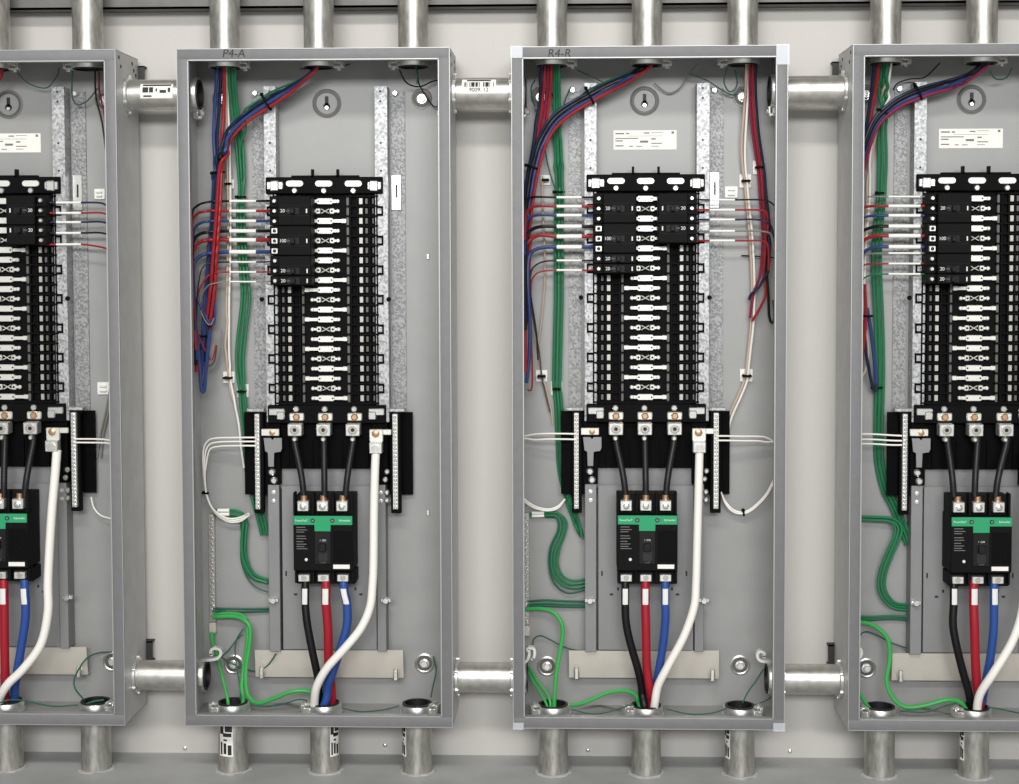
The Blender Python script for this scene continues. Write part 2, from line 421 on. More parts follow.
HOOKS = {0: [[(199, 661), (205, 659.6), (212, 659), (218, 657.5), (221.5, 653.5), (220.5, 649), (215, 647.6), (211.5, 650), (212, 654)]],
         1: [[(525, 662), (528, 658), (529.5, 652), (527.5, 648.2), (531, 647.2), (534.5, 649), (534.5, 655), (532.5, 658)]],
         2: [[(772, 662), (768, 660.5), (762, 660.5), (758, 658), (757.2, 653), (760, 650.8), (763.8, 652.2), (763.6, 656)], [(856, 658), (859.5, 656), (861, 652), (860, 648.5), (857.5, 648)]]}
def hooks(t, p):
    """bent lay-in lugs that carry the bonding wires on the lower side bushings"""
    for pts in HOOKS[p]:
        path = smooth_path([P(u, v, .062) for u, v in pts], 5); m = M(); g = []
        for i, c in enumerate(path):
            d = (path[min(i+1, len(path)-1)]-path[max(i-1, 0)]).normalized(); n = d.cross(Vector((0, 1, 0))).normalized()
            g.append([m.bm.verts.new(c+n*a+Vector((0, b, 0))) for a, b in ((-.0026, -.007), (.0026, -.007), (.0026, .007), (-.0026, .007))])
        for x, y in zip(g, g[1:]): m.bridge(x, y)
        m.face(g[0]); m.face(g[-1]); lg = m.build('grounding_lug', m_lug, t)
        c = path[-1]; M().cyl(c+Vector((0, -.007, 0)), c+Vector((0, .006, 0)), .0035, 8, .0008).build('lug_screw', m_chrome, lg)
def nipples():
    for p in range(3):
        for z, nm in ((ZT, 'upper'), (ZB, 'lower')):
            xa, xb = OFF[p].x+BW/2, OFF[p+1].x-BW/2; zz = PZ+z; xm = (xa+xb)/2
            pair = ('leftmost and second', 'second and third', 'third and rightmost')[p]
            t = thing('nipple_conduit', (xm, YH, zz), '%s short horizontal conduit joining the %s panels' % (nm, pair), 'conduit', 'short conduits between panels')
            M().pipe((xa-.0155, YH, zz), (xb+.0155, YH, zz), CR, CR-.0035, 40).build('pipe', m_nipple, t)
            for X, s in ((xa+.0005, 1), (xb-.0005, -1)):
                m = M().lathe((X, YH, zz), (s, 0, 0), [(0, CR+.0004), (0, CR+.0058), (.005, CR+.0058), (.0062, CR+.004), (.0062, CR+.0004)], 30, close=True)
                for i in range(6):
                    a = i*PI/3+.5; c = Vector((X+s*.0036, YH+math.cos(a)*(CR+.0065), zz+math.sin(a)*(CR+.0065)))
                    m.cyl(c-Vector((.003, 0, 0)), c+Vector((.003, 0, 0)), .0032, 8)
                m.build('locknut', m_ring, t)
            bushing(t, (xa-.0026, YH, zz), (-1, 0, 0), lug=None if z == ZB else ((0, 0, -1), None), L=.021)
            bushing(t, (xb+.0026, YH, zz), (1, 0, 0), lug=None if z == ZB else ((0, .4, -.92), None), L=.021)
            if z == ZB: hooks(t, p)
            if z == ZT and p < 2:
                c0 = (xm+(.006 if p == 0 else -.006), YH, zz)
                if p == 0: sticker_on_pipe(t, c0, (1, 0, 0), -.65, .33, .031, [(.05, .17, -.85, .9), (.26, .62, -.85, -.5), (.26, .62, -.45, -.2), (.35, .55, -.05, .05), (.45, .65, .2, .6), (.3, .6, .7, .85), (.8, .9, -.8, -.3)])
                else:
                    rows = [(.05, .16, -.7, .7)]+[(.26, .58, a, a+w) for a, w in ((-.85, .08), (-.72, .04), (-.55, .05), (-.45, .2), (-.2, .14), (.0, .05), (.25, .08), (.38, .2), (.62, .04), (.85, .04))]
                    sticker_on_pipe(t, c0, (1, 0, 0), -.9, .14, .032, rows)
                    R = Matrix.Rotation(-.08, 4, 'X')
                    text_part('9009, 12', .0105, (c0[0], YH-CR-.0013, zz+.0028), m_blackink, t, 'sticker_lettering', .0002)
top_conduits(); bottom_conduits(); nipples()

# ------------------------------------------------------------------ panelboard chassis (measured on the third panel)
def rowz(k): return qz(645, 198.8+9.91*k, .107)
ZR = ZRL = [rowz(k) for k in range(21)]
RH = (ZR[0]-ZR[20])/20
O0 = OFF[2]
def A(u, v, Y):
    x, z = q(u, v, Y); return Vector((x+O0.x, Y, z+O0.z))
def Abox(m, u0, v0, u1, v1, Y0, Y1, bev=0.):
    a = A(u0, v0, Y0); b = A(u1, v1, Y0); m.box(a.x, b.x, Y0, Y1, b.z, a.z, bev); return m
REG = {}   # prototypes of the third panel, by key, for copying
def proto_chassis():
    ZR = [z+O0.z for z in ZRL]
    t = thing('panelboard_chassis', (O0.x, BD-.002, A(645, 650, .112).z), 'black panelboard frame with silver straps on steel rails in the third panel from left', 'panelboard', 'panelboard frames')
    # long rails: front face with turned-back sides
    for u0, u1 in ((584.5, 596.5), (697, 708.5)):
        m = M(); Abox(m, u0, 83, u1, 421, .106, .108)
        a, b = A(u0, 83, .106), A(u1, 421, .106)
        m.box(a.x, a.x+.002, .108, BD-.0024, b.z, a.z).box(b.x-.002, b.x, .108, BD-.0024, b.z, a.z)
        r = m.build('rail', m_spangle, t)
        for v in (88, 98, 140, 168):
            c = A((u0+u1)/2, v, .106); M().cyl((c.x, .1055, c.z), (c.x, .1065, c.z), .0022, 8).build('rail_hole', m_throat, r)
    for u0, u1 in ((585, 596.3), (695, 703.5)):
        m = M(); Abox(m, u0, 484, u1, 652, .106, .109, .0006); a, b = A(u0, 484, .106), A(u1, 652, .106)
        m.box(a.x, a.x+.002, .109, BD-.0024, b.z, a.z).box(b.x-.002, b.x, .109, BD-.0024, b.z, a.z)
        r = m.build('lower_rail', m_plate, t)
        for v in (492, 500.5):
            c = A((u0+u1)/2, v, .105); M().lathe((c.x, .106, c.z), (0, -1, 0), [(0, .0045), (.002, .004), (.003, 0)], 12).build('rail_rivet', m_chrome, r)
    # spangled support strips on the back of the box
    for u0, u1 in ((568.5, 581.5), (709.5, 722.5)):
        m = M(); Abox(m, u0, 88, u1, 432, BD-.0055, BD-.0024)
        s = m.build('support_strip', m_strip, t)
        c = A(u0+4 if u0 < 600 else u1-8, 90, BD-.01); M().cyl((c.x, BD-.0055, c.z), (c.x, BD-.014, c.z), .0055, 6, .001).build('strip_bolt', m_chrome, s)
    m = M(); Abox(m, 709.5, 172, 719.5, 208, BD-.009, BD-.0055, .001); tb = m.build('slotted_tab', m_chrome, t)
    m = M(); Abox(m, 714, 182, 715.8, 195, BD-.0094, BD-.0089); m.build('tab_slot', m_throat, tb)
    # black bus housing
    a, b = A(593, 191, .112), A(699, 403, .112)
    m = M(); m.box(a.x, b.x, .1125, BD-.012, b.z, a.z, .001)
    xl0, xl1 = A(593, 300, .112).x, A(624, 300, .112).x; xr0, xr1 = A(666, 300, .112).x, A(699, 300, .112).x
    for k in range(22):                         # ribs between the poles
        z = ZR[0]+RH/2-k*RH
        m.box(xl0, xl1, .1035, .113, z-.0016, z+.0016).box(xr0, xr1, .1035, .113, z-.0016, z+.0016)
    for u in (593.6, 599.4, 605.4, 612.4, 619.4, 671.4, 678.2, 684.6, 690.6, 698): # long ribs
        x = A(u, 300, .104).x; m.box(x-.0014, x+.0014, .104, .113, b.z, a.z)
    hs = m.build('bus_housing', m_black, t)
    for u, w, h, mm in ((596.6, .003, .0055, m_dim), (602.3, .005, .0055, m_dim), (608.7, .0072, .006, m_contact), (622.4, .0048, .0084, m_dim),
                        (668.2, .0052, .0084, m_dim), (681.5, .0072, .006, m_contact), (687.2, .005, .0055, m_dim), (693.8, .003, .0055, m_dim)):
        x = A(u, 300, .108).x; m = M()
        for k in range(21): m.box(x-w/2, x+w/2, .1075, .113, ZR[k]-h, ZR[k]+h, .0005)
        m.build('contact_column', mm, t)
    for k in range(1, 21, 3):                   # side hooks
        for s, u0, u1 in ((-1, 586.8, 594), (1, 698, 704.2)):
            m = M(); xa, xb = A(u0, 300, .108).x, A(u1, 300, .108).x; z = ZR[k]; h = .0095
            m.box(xa, xb, .1036, .112, z+h-.0042, z+h).box(xa, xb, .1036, .112, z-h, z-h+.0042)
            if s < 0: m.box(xa, xa+.0032, .1036, .112, z-h, z+h)
            else: m.box(xb-.0032, xb, .1036, .112, z-h, z+h)
            m.build('housing_hook', m_black, t)
    for u in (581, 709.5):
        c = A(u, 297.5, .104); M().lathe((c.x, .106, c.z), (0, -1, 0), [(0, .0045), (.003, .0045), (.0045, .003), (.0045, 0)], 14).build('rail_plug', m_black, t)
    # straps across the middle
    xs = {n: A(u, 300, .105).x for n, u in dict(c0=636.8, c1=654, l0=623.8, l1=630.3, r0=660, r1=667.2).items()}
    for k in range(21):
        z = ZR[k]; m = M(); kind = k % 3
        def nub(x, z=z, m=m): m.lathe((x, .1085, z), (0, -1, 0), [(0, .0038), (.0035, .0038), (.0045, .0025), (.0045, 0)], 12)
        if kind != 1:
            hh = .0058; c = .003
            poly = [(xs['c0']+c, z-hh), (xs['c1']-c, z-hh), (xs['c1'], z-hh+c), (xs['c1'], z+hh-c), (xs['c1']-c, z+hh), (xs['c0']+c, z+hh), (xs['c0'], z+hh-c), (xs['c0'], z-hh+c)]
            m.prism(poly, .104, .110, .0008)
            L = xs['l0'] if kind == 0 else xs['l1']; R = xs['r0'] if kind == 0 else xs['r1']
            m.box(L+.004, xs['c0']+.001, .1055, .109, z-.003, z+.003); m.box(xs['c1']-.001, R-.003, .1055, .109, z-.003, z+.003)
            if kind == 0: m.box(L, L+.010, .105, .110, z-.0045, z+.0045, .0012); nub(R-.003)
            else: m.box(R-.010, R, .105, .110, z-.0045, z+.0045, .0012); nub(L+.003)
        else:
            for x in (xs['c0']+.003, xs['c1']-.003): m.box(x-.0048, x+.0048, .1045, .110, z-.0055, z+.0055, .0015)
            for s in (1, -1):
                m.tube([(xs['c0']+.009, .108, z-s*.0042), (xs['c1']-.009, .108, z+s*.0042)], .0011, 6)
            m.box(xs['l1'], xs['c0'], .1055, .109, z-.0022, z+.0022); m.box(xs['c1'], xs['r0'], .1055, .109, z-.0022, z+.0022); nub(xs['l1']+.003); nub(xs['r0']-.003)
        st = m.build('bus_strap', m_strap, t)
        for x in ((xs['c0']+.0042, xs['c1']-.0042) if kind != 1 else (xs['c0']+.003, xs['c1']-.003)):
            r_ = .0018 if kind != 1 else .0024
            M().lathe((x, .1043 if kind != 1 else .1048, z), (0, -1, 0), [(0, r_), (.0006, r_), (.0006, 0)], 10).build('strap_hole', m_throat, st)
    # header and foot of the housing
    m = M(); Abox(m, 586.5, 174.5, 705, 191, .098, .130, .0015)
    for u in (633, 658.6): Abox(m, u-1, 166.5, u+1.2, 176, .104, .118)
    Abox(m, 612, 172.8, 680, 176, .104, .12)
    hd = m.build('header_block', m_black, t)
    for u in (616, 645.6, 675.5):
        m = M(); c = A(u, 181, .098); w, h = .017, .006
        poly = [(c.x+sx*(w-h)+h*math.cos(a), c.z+h*math.sin(a)) for sx, a0 in ((1, -PI/2), (-1, PI/2)) for a in [a0+PI*i/6 for i in range(7)]]
        m.prism(poly, .0955, .0985, .0008); sl = m.build('bus_window', m_strap, hd)
        c = A(u, 188.2, .097); M().lathe((c.x, .098, c.z), (0, -1, 0), [(0, .0055), (.003, .0055), (.0045, .004), (.0045, 0)], 14).build('bus_screw', m_chrome, hd)
    for u0, u1 in ((588, 604.5), (690, 704)):
        m = M(); Abox(m, u0, 179, u1, 187, .094, .099, .0015); Abox(m, (u0+u1)/2-5, 178, (u0+u1)/2+4, 188.5, .092, .097, .002)
        m.build('corner_clamp', m_chrome, hd)
    m = M(); Abox(m, 586.5, 404, 706, 422.5, .098, .13, .0015); Abox(m, 598, 401, 692, 405, .104, .12, .001); ft = m.build('foot_block', m_black, t)
    for u0, u1 in ((588, 604), (689, 705)):
        m = M(); Abox(m, u0, 407.5, u1, 414.5, .093, .099, .0015); Abox(m, u0+(8 if u0 < 600 else 0), 410.5, u0+(16 if u0 < 600 else 8), 419, .091, .097, .002)
        m.build('corner_clamp', m_chrome, ft)
    for i, u in enumerate((616, 645, 674.8)):
        c = A(u-.6, 408, .096); M().lathe((c.x, .098, c.z), (0, -1, 0), [(0, .0058), (.003, .0058), (.0045, .004), (.0045, 0)], 14).build('bus_screw', m_chrome, ft)
        m = M(); Abox(m, u-7.5, 412, u+7.5, 420, .094, .099, .002); bp = m.build('bus_pad', m_strap, t)
        c = A(u, 416, .094); m = M(); m.lathe((c.x, .094, c.z), (0, -1, 0), [(0, .0075), (.002, .0075), (.004, .005), (.004, 0)], 6); m.build('copper_bolt', m_copper, bp)
        m = M(); Abox(m, u-7.2, 423, u+7.2, 435.3, .075, .100, .0015); lg = m.build('main_lug', m_lug, t)
        c = A(u, 429, .075); M().lathe((c.x, .075, c.z), (0, -1, 0), [(0, .0095), (.001, .0095), (.0012, .0075), (.0004, .0068), (.0004, 0)], 20).build('set_screw', m_contact, lg)
        M().lathe((c.x, .0742, c.z), (0, -1, 0), [(0, .004), (.0006, .004), (.0006, 0)], 6).build('hex_socket', m_throat, lg)
        c = A(u-.6, 438.5, .08); M().lathe((c.x, .09, c.z), (0, -1, 0), [(0, .0052), (.010, .0052), (.013, .003), (.013, 0)], 12).build('lug_tip', m_lug, lg)
    # black insulating apron under the bus
    m = M(); Abox(m, 596, 422, 695, 468, .114, .117)
    Abox(m, 561, 411, 588, 494, .112, .115); Abox(m, 704, 411, 729.5, 494, .130, .133)
    Abox(m, 583.5, 421, 598, 484, .104, .121); Abox(m, 692, 421, 706.5, 484, .104, .121)
    for u in (606, 630, 660, 686): Abox(m, u-.6, 440, u+.6, 468, .109, .117)
    m.build('insulating_apron', m_barrier, t)
    m = M(); Abox(m, 566, 407.5, 583, 410.8, .09, .111, .001); Abox(m, 709, 407.5, 726, 410.8, .09, .111, .001); m.build('apron_bracket', m_spangle, t)
    # plates that carry the main breaker
    m = M(); Abox(m, 596, 467, 694, 488, .122, .124); m.build('upper_plate', m_plate, t)
    m = M(); Abox(m, 598.2, 485, 693.4, 650.5, .112, .115, .0008); pl = m.build('breaker_plate', m_plate, t)
    for u, v, w, h in ((602, 573.5, 1.6, 5), (686.5, 573.5, 1.6, 5), (611.5, 594.5, 3.4, 2), (677.5, 594.5, 3.4, 2), (618, 589, 2, 3), (672, 589, 2, 3)):
        m = M(); Abox(m, u-w/2, v-h/2, u+w/2, v+h/2, .1114, .1125); m.build('plate_slot', m_throat, pl)
    a, b = A(569, 650.7, .116), A(719, 650.7, .116); c, d = A(569, 677.5, .122), A(719, 677.5, .122)
    m = M(); vs = [m.bm.verts.new(v) for v in (a, b, d, c)]; vb = [m.bm.verts.new(v+Vector((0, .002, 0))) for v in (a, b, d, c)]
    m.face(vs); m.face(list(reversed(vb)))
    for i in range(4): m.face((vs[i], vb[i], vb[(i+1) % 4], vs[(i+1) % 4]))
    m.box(a.x, b.x, .1235, BD-.0024, c.z-.0005, c.z+.0015)
    ft = m.build('foot_bracket', m_bracket, t)
    for u, v, tilt in ((576.5, 672, .1), (712, 674, -.5)):
        c = A(u, v, .118); m = M(); m.cyl((c.x, .128, c.z), (c.x, .112, c.z), .004, 10)
        m.box(c.x-.0045, c.x+.0045, .106, .112, c.z-.012, c.z+.012, .002); m.build('wing_screw', m_chrome, ft)
    for u, v in ((590, 600.5), (704, 600.5)):
        c = A(u, v, .1); m = M(); m.cyl((c.x, .106, c.z), (c.x, .094, c.z), .0065, 6, .001); m.box(c.x-.010, c.x+.010, .100, .1065, c.z-.004, c.z+.004, .001); m.build('clamp_screw', m_chrome, t)
    return t
REG['chassis'] = proto_chassis()

def proto_neutral(side):
    u = 576.4 if side == 'left' else 716.2; Y = .088
    a = A(u, 508, Y)
    t = thing('neutral_bar', a, '%s neutral terminal bar with a row of screws in the third panel from left' % side, 'terminal bar', 'neutral terminal bars')
    m = M(); s = -1 if side == 'left' else 1
    Abox(m, u-2.4, 413, u+2.4, 509, Y, Y+.010, .0008); m.build('bar', m_strap, t)
    m = M()
    Abox(m, u-4.5 if s < 0 else u-5.5, 412, u+5.5 if s < 0 else u+4.5, 513, Y+.010, Y+.0235, .001)
    m.build('bar_carrier', m_black, t)
    n = 24
    for k in range(n):
        c = A(u, 416+k*(507-416)/(n-1), Y); x = c.x
        m = M().lathe((x, Y, c.z), (0, -1, 0), [(0, .0033), (.0022, .0033), (.003, .0022), (.003, 0)], 8)
        m.build('terminal_screw', m_chrome, t)
    for k in range(n):
        c = A(u, 418+k*(507-416)/(n-1), Y)
        if k < n-1: M().box(c.x-.0036, c.x+.0036, Y-.0003, Y+.0002, c.z-.0008, c.z+.0008).build('terminal_gap', m_throat, t) if False else None
    if side == 'left':
        m = M(); Abox(m, 581, 428, 599, 435, .086, .091, .001); tb = m.build('bonding_tab', m_strap, t)
        c = A(592, 431.6, .085); M().lathe((c.x, .086, c.z), (0, -1, 0), [(0, .006), (.002, .006), (.003, .004), (.003, 0)], 6).build('tab_bolt', m_copper, tb)
        m = M(); P0 = [(583, 437), (590.5, 437), (592, 439.5), (593.5, 437), (601.5, 437), (601.5, 448), (600, 451), (593.3, 451.5), (593.3, 466), (587.5, 466), (587.5, 451.5), (584.5, 450.5)]
        m.prism([(A(x, y, .09).x, A(x, y, .09).z) for x, y in P0], .088, .091, .0005); m.build('bonding_strap', m_plate, t)
        for v, uu in ((472, 590), (480.5, 592)):
            c = A(uu, v, .09); M().lathe((c.x, .1038, c.z), (0, -1, 0), [(0, .007), (.005, .007), (.008, .0045), (.008, 0)], 12).build('strap_screw', m_chrome, t)
    else:
        m = M(); Abox(m, 692.3, 428.5, 706, 441, .070, .078, .001); Abox(m, 705.5, 428.5, 714, 434, .074, .078, .001); tb = m.build('neutral_pad', m_strap, t)
        c = A(698.6, 432.6, .07); M().lathe((c.x, .07, c.z), (0, -1, 0), [(0, .0072), (.002, .0072), (.0035, .005), (.0035, 0)], 14).build('pad_bolt', m_copper, tb)
        m = M(); Abox(m, 693, 441.5, 706, 453, .060, .080, .0015); lg = m.build('neutral_lug', m_lug, t)
        c = A(699.5, 448, .06); M().lathe((c.x, .06, c.z), (0, -1, 0), [(0, .0085), (.0012, .0085), (.0014, .0045), (.0002, .004), (.0002, 0)], 18).build('set_screw', m_chrome, lg)
        for v, uu in ((471, 706.5), (479, 704.5), (492, 706), (500, 706)):
            c = A(uu, v, .1); M().lathe((c.x, .1038 if v < 485 else .1058, c.z), (0, -1, 0), [(0, .0052), (.004, .0052), (.006, .003), (.006, 0)], 12).build('strap_screw', m_chrome, t)
    return t
REG['nl'] = proto_neutral('left'); REG['nr'] = proto_neutral('right')

def proto_main():
    Y = .042; t = thing('main_breaker', A(646, 583, .11), 'black three-pole main breaker with a green band in the third panel from left', 'circuit breaker', 'main breakers')
    m = M(); Abox(m, 617.3, 515, 677.6, 571, Y, .110, .0015)
    Abox(m, 618, 494, 677, 515.5, .064, .110, .001); Abox(m, 617.8, 570.5, 677.2, 584, .064, .110, .001)
    for u in (616.5, 635.6, 655.6, 674.8): Abox(m, u, 492, u+2.2, 515, .050, .07, .0008)
    for u in (617.5, 635.4, 655.4, 675): Abox(m, u, 570.8, u+2, 583, .050, .07, .0008)
    m.build('body', m_brk, t)
    m = M(); Abox(m, 617.8, 515.6, 677.4, 524.8, Y-.002, Y+.001, .0006); Abox(m, 639, 524, 655.4, 531.2, Y-.002, Y+.001, .0006); g = m.build('green_band', m_green_trim, t)
    for u in (637.3, 657.3):
        c = A(u, 520.2, Y-.002); M().lathe((c.x, Y-.0018, c.z), (0, -1, 0), [(0, .0042), (.0008, .0042), (.0008, 0)], 14).build('cover_screw', m_throat, g)
        M().lathe((c.x, Y-.0026, c.z), (0, -1, 0), [(0, .0021), (.0006, .0021), (.0006, 0)], 10).build('screw_socket', m_plate, g)
    c = A(619.5, 520.2, Y-.002); text_part('PowerPacT', .0052, (c.x, Y-.0021, c.z), m_print, g, 'band_lettering', .0001, 'LEFT')
    c = A(675.8, 520.2, Y-.002); text_part('Schneider', .0056, (c.x, Y-.0021, c.z), m_print, g, 'band_lettering', .0001, 'RIGHT')
    m = M(); Abox(m, 639.2, 531.5, 655.2, 564, Y-.0015, Y+.001, .0006); ep = m.build('handle_escutcheon', m_handle, t)
    m = M(); Abox(m, 643, 541.5, 652, 561, Y-.0019, Y-.001, .0002); m.build('handle_slot', m_throat, ep)
    m = M(); Abox(m, 643.8, 543.5, 651.2, 552, Y-.011, Y-.001, .0015); m.build('handle', m_handle, t)
    c = A(647.5, 540, Y); text_part('I  ON', .005, (c.x, Y-.0016, c.z), m_print, ep, 'handle_lettering', .0001)
    c = A(647.5, 562.4, Y); text_part('O OFF', .0035, (c.x, Y-.0016, c.z), m_ink, ep, 'handle_lettering', .0001)
    m = M(); Abox(m, 657.8, 531, 676.5, 562, Y-.0008, Y+.001, .0004); m.build('accessory_cover', m_black, t)
    m = M(); Abox(m, 657.6, 564.6, 674.2, 568.8, Y-.001, Y+.001); m.build('white_tag', m_paper, t)
    m = M()
    for v, w in ((526.6, 9), (529.2, 11), (531.4, 8), (535.5, 9), (538, 10), (541, 7), (543.6, 10), (546, 8), (548.2, 11)): Abox(m, 620.5, v, 620.5+w, v+.7, Y-.0004, Y+.0002)
    m.build('rating_print', m_ink, t)
    c = A(630.3, 559.4, Y); M().lathe((c.x, Y, c.z), (0, -1, 0), [(0, .003), (.0015, .0028), (.002, 0)], 12).build('trip_button', m_print, t)
    for u in (626.2, 645.9, 665.6):
        m = M(); Abox(m, u-5.8, 500.5, u+5.8, 511, .052, .075, .0012); l = m.build('line_lug', m_lug, t)
        c = A(u, 506, .052); M().lathe((c.x, .052, c.z), (0, -1, 0), [(0, .0062), (.003, .006), (.0045, .004), (.0045, 0)], 16).build('lug_screw', m_chrome, l)
        c = A(u, 499, .06); M().cyl((c.x, .064, A(u, 495, .06).z), (c.x, .064, A(u, 502, .06).z), .0066, 12).build('copper_strands', m_copper, l)
        m = M(); Abox(m, u-5.8, 574.5, u+5.8, 581.8, .054, .075, .0012); l = m.build('load_lug', m_lug, t)
        c = A(u, 578, .054); M().lathe((c.x, .0545, c.z), (0, -1, 0), [(0, .0055), (.0008, .0055), (.0008, 0)], 14).build('lug_hole', m_contact, l)
    return t
REG['main'] = proto_main()

for p in (0, 1, 3):
    d = OFF[p]-O0+INNER[p]
    dup(REG['chassis'], d, 'black panelboard frame with silver straps on steel rails in the '+WHO[p])
    dup(REG['main'], d, 'black three-pole main breaker with a green band in the '+WHO[p])
    if p > 0: dup(REG['nl'], d, 'left neutral terminal bar with a row of screws in the '+WHO[p])
    if p < 3: dup(REG['nr'], d, 'right neutral terminal bar with a row of screws in the '+WHO[p])

# ------------------------------------------------------------------ branch breakers
def breaker(p, side, k0, poles, label, square=False):
    o = OFF[p]+INNER[p]; Y = .058
    if side == 'L': x0, x1 = A(593.5, 230, Y).x-O0.x+o.x, A(636.5, 230, Y).x-O0.x+o.x
    else: x0, x1 = A(658.3, 230, Y).x-O0.x+o.x, A(697.5, 230, Y).x-O0.x+o.x
    zt = ZR[k0]+o.z+RH/2-.0005; zb_ = ZR[k0+poles-1]+o.z-RH/2+.0005; zm = (zt+zb_)/2
    s = 1 if side == 'L' else -1; xo, xi = (x0, x1) if s > 0 else (x1, x0)     # outer (wire) end, inner end
    t = thing('branch_breaker', ((x0+x1)/2, .104, zb_), label, 'circuit breaker', 'branch breakers')
    m = M(); xs = xo+s*.018
    m.box(min(xs, xi), max(xs, xi), Y, .1032, zb_, zt, .0015); m.box(min(xo, xs), max(xo, xs), Y+.012, .1032, zb_, zt, .001)
    for k in range(1, poles):
        z = zt-k*RH
        m.box(min(xo, xs), max(xo, xs), Y+.004, Y+.013, z-.0012, z+.0012)
    m.build('body', m_brk, t)
    kk = [1] if poles == 3 else ([poles-1] if poles == 2 and side == 'L' else [0])
    m = M(); xa = xi-s*.034
    for k in range(poles):
        z = zt-RH/2-k*RH+.0003
        if k+1 < poles: m.box(min(xs, xi)+.004, max(xs, xi)-.003, Y-.0003, Y+.0002, z-RH/2-.0003, z-RH/2+.0003)
    m.build('pole_line', m_handle, t) if poles > 1 else m.bm.free()
    zk = zt-RH/2-kk[0]*RH
    m = M(); c = xs+s*.029; m.box(c-.012, c+.012, Y-.0012, Y+.001, zk-.0065, zk+.0065, .0005); m.build('toggle_collar', m_handle, t)
    m = M(); m.box(c-.004, c+.004, Y-.010, Y, zk-.005, zk+.005, .0012); m.build('toggle', m_handle, t)
    c2 = xs+s*.009
    text_part('100' if square else '20', .009, (c2, Y-.0002, zk), m_print, t, 'rating_number', .0001)
    text_part('ON', .005, (xs+s*.019, Y-.0014, zk), m_ink, t, 'toggle_lettering', .0001)
    m = M(); c3 = xi-s*.008; m.box(c3-.0012, c3+.0012, Y-.0005, Y+.0003, zk-.004, zk+.004); m.build('trip_flag', m_print, t)
    for k in range(poles):
        z = zt-RH/2-k*RH; c = xo+s*.010
        if square:
            m = M(); m.box(c-.0062, c+.0062, Y+.006, Y+.014, z-.0055, z+.0055, .001); l = m.build('terminal_lug', m_lug, t)
            M().lathe((c, Y+.006, z), (0, -1, 0), [(0, .0035), (.0005, .0035), (.0005, 0)], 12).build('lug_socket', m_throat, l)
        else:
            M().lathe((c, Y+.0125, z), (0, -1, 0), [(0, .0042), (.005, .0042), (.0065, .003), (.0065, 0)], 12).build('terminal_screw', m_chrome, t)
    return t
for p in (1, 2, 3):
    w = WHO[p]
    breaker(p, 'L', 0, 3, 'topmost three-pole branch breaker on the left side of the '+w)
    breaker(p, 'L', 3, 3, 'second three-pole branch breaker with square terminals, left side of the '+w, True)
    if p == 2:
        breaker(p, 'L', 6, 1, 'upper single-pole branch breaker below the three-pole ones in the '+w)
        breaker(p, 'L', 7, 1, 'lowest single-pole branch breaker on the left side of the '+w)
    else:
        breaker(p, 'L', 6, 2, 'two-pole branch breaker below the three-pole ones in the '+w)
        breaker(p, 'L', 8, 1, 'lowest single-pole branch breaker on the left side of the '+w)
for p in (0, 2):
    breaker(p, 'R', 0, 3, 'upper three-pole branch breaker on the right side of the '+WHO[p])
    breaker(p, 'R', 3, 2, 'lower two-pole branch breaker on the right side of the '+WHO[p])

# ------------------------------------------------------------------ wires
LINES = []
def resample(path, step=.004):
    out = [path[0]]; acc = 0.
    for a, b in zip(path, path[1:]):
        L = (b-a).length
        if L < 1e-9: continue
        t = step-acc
        while t <= L:
            out.append(a+(b-a)*(t/L)); t += step
        acc = L-(t-step)
    if (out[-1]-path[-1]).length > step*.4: out.append(path[-1])
    else: out[-1] = path[-1]
    return out if len(out) > 2 else [path[0], (path[0]+path[-1])/2, path[-1]]
def relax(its=30):
    """lay the wires side by side: strands that would run through each other slide apart, mostly in depth"""
    from mathutils.kdtree import KDTree
    rmax = max(l['r'] for l in LINES)
    for it in range(its):
        flat = [(i, j) for i, l in enumerate(LINES) for j in range(len(l['path']))]
        kd = KDTree(len(flat))
        for n, (i, j) in enumerate(flat): kd.insert(LINES[i]['path'][j], n)
        kd.balance(); hit = 0
        for i, l in enumerate(LINES):
            if not l['free']: continue
            D = []
            for p in l['path']:
                d = Vector((0, 0, 0))
                for co, n, dist in kd.find_range(p, l['r']+rmax+.0012):
                    k = flat[n][0]
                    if k == i: continue
                    need = l['r']+LINES[k]['r']+.0010
                    if dist < need:
                        v = p-co; v = Vector((v.x*(.15 if it < 14 else .5), v.y, v.z*(.06 if it < 14 else .3)))
                        if v.length < 2e-4 or abs(v.y) < 3e-4: v.y += .0006*(1 if i < k else -1)
                        w = 1. if not LINES[k]['free'] else .5
                        c = v.normalized()*(need-dist)*w
                        if c.length > d.length: d = c
                        hit += 1
                D.append(d)
            for _ in range(3):
                D = [(D[max(0, j-1)]+D[j]*2+D[min(len(D)-1, j+1)])/4 if True else 0 for j in range(len(D))]
            for j, d in enumerate(D):
                p = l['path'][j]+d*1.15; c = min(PX, key=lambda v: abs(v-p.x)); lim = BW/2-.0032-l['r']; p.x = max(c-lim, min(c+lim, p.x)); p.y = min(p.y, BD-.0028-l['r']); l['path'][j] = p
        if not hit: break
def wire(pts, r, colour, label, cat='wire', group=None, name=None, sleeve=None, k=6, parts=None, n=9):
    """pts: (u, v, depth) read off the photograph"""
    LINES.append(dict(path=resample(smooth_path([P(*p) for p in pts], 8)), r=r, free=1., make=lambda path: wire_mesh(path, r, colour, label, cat, group, name, sleeve, n)))
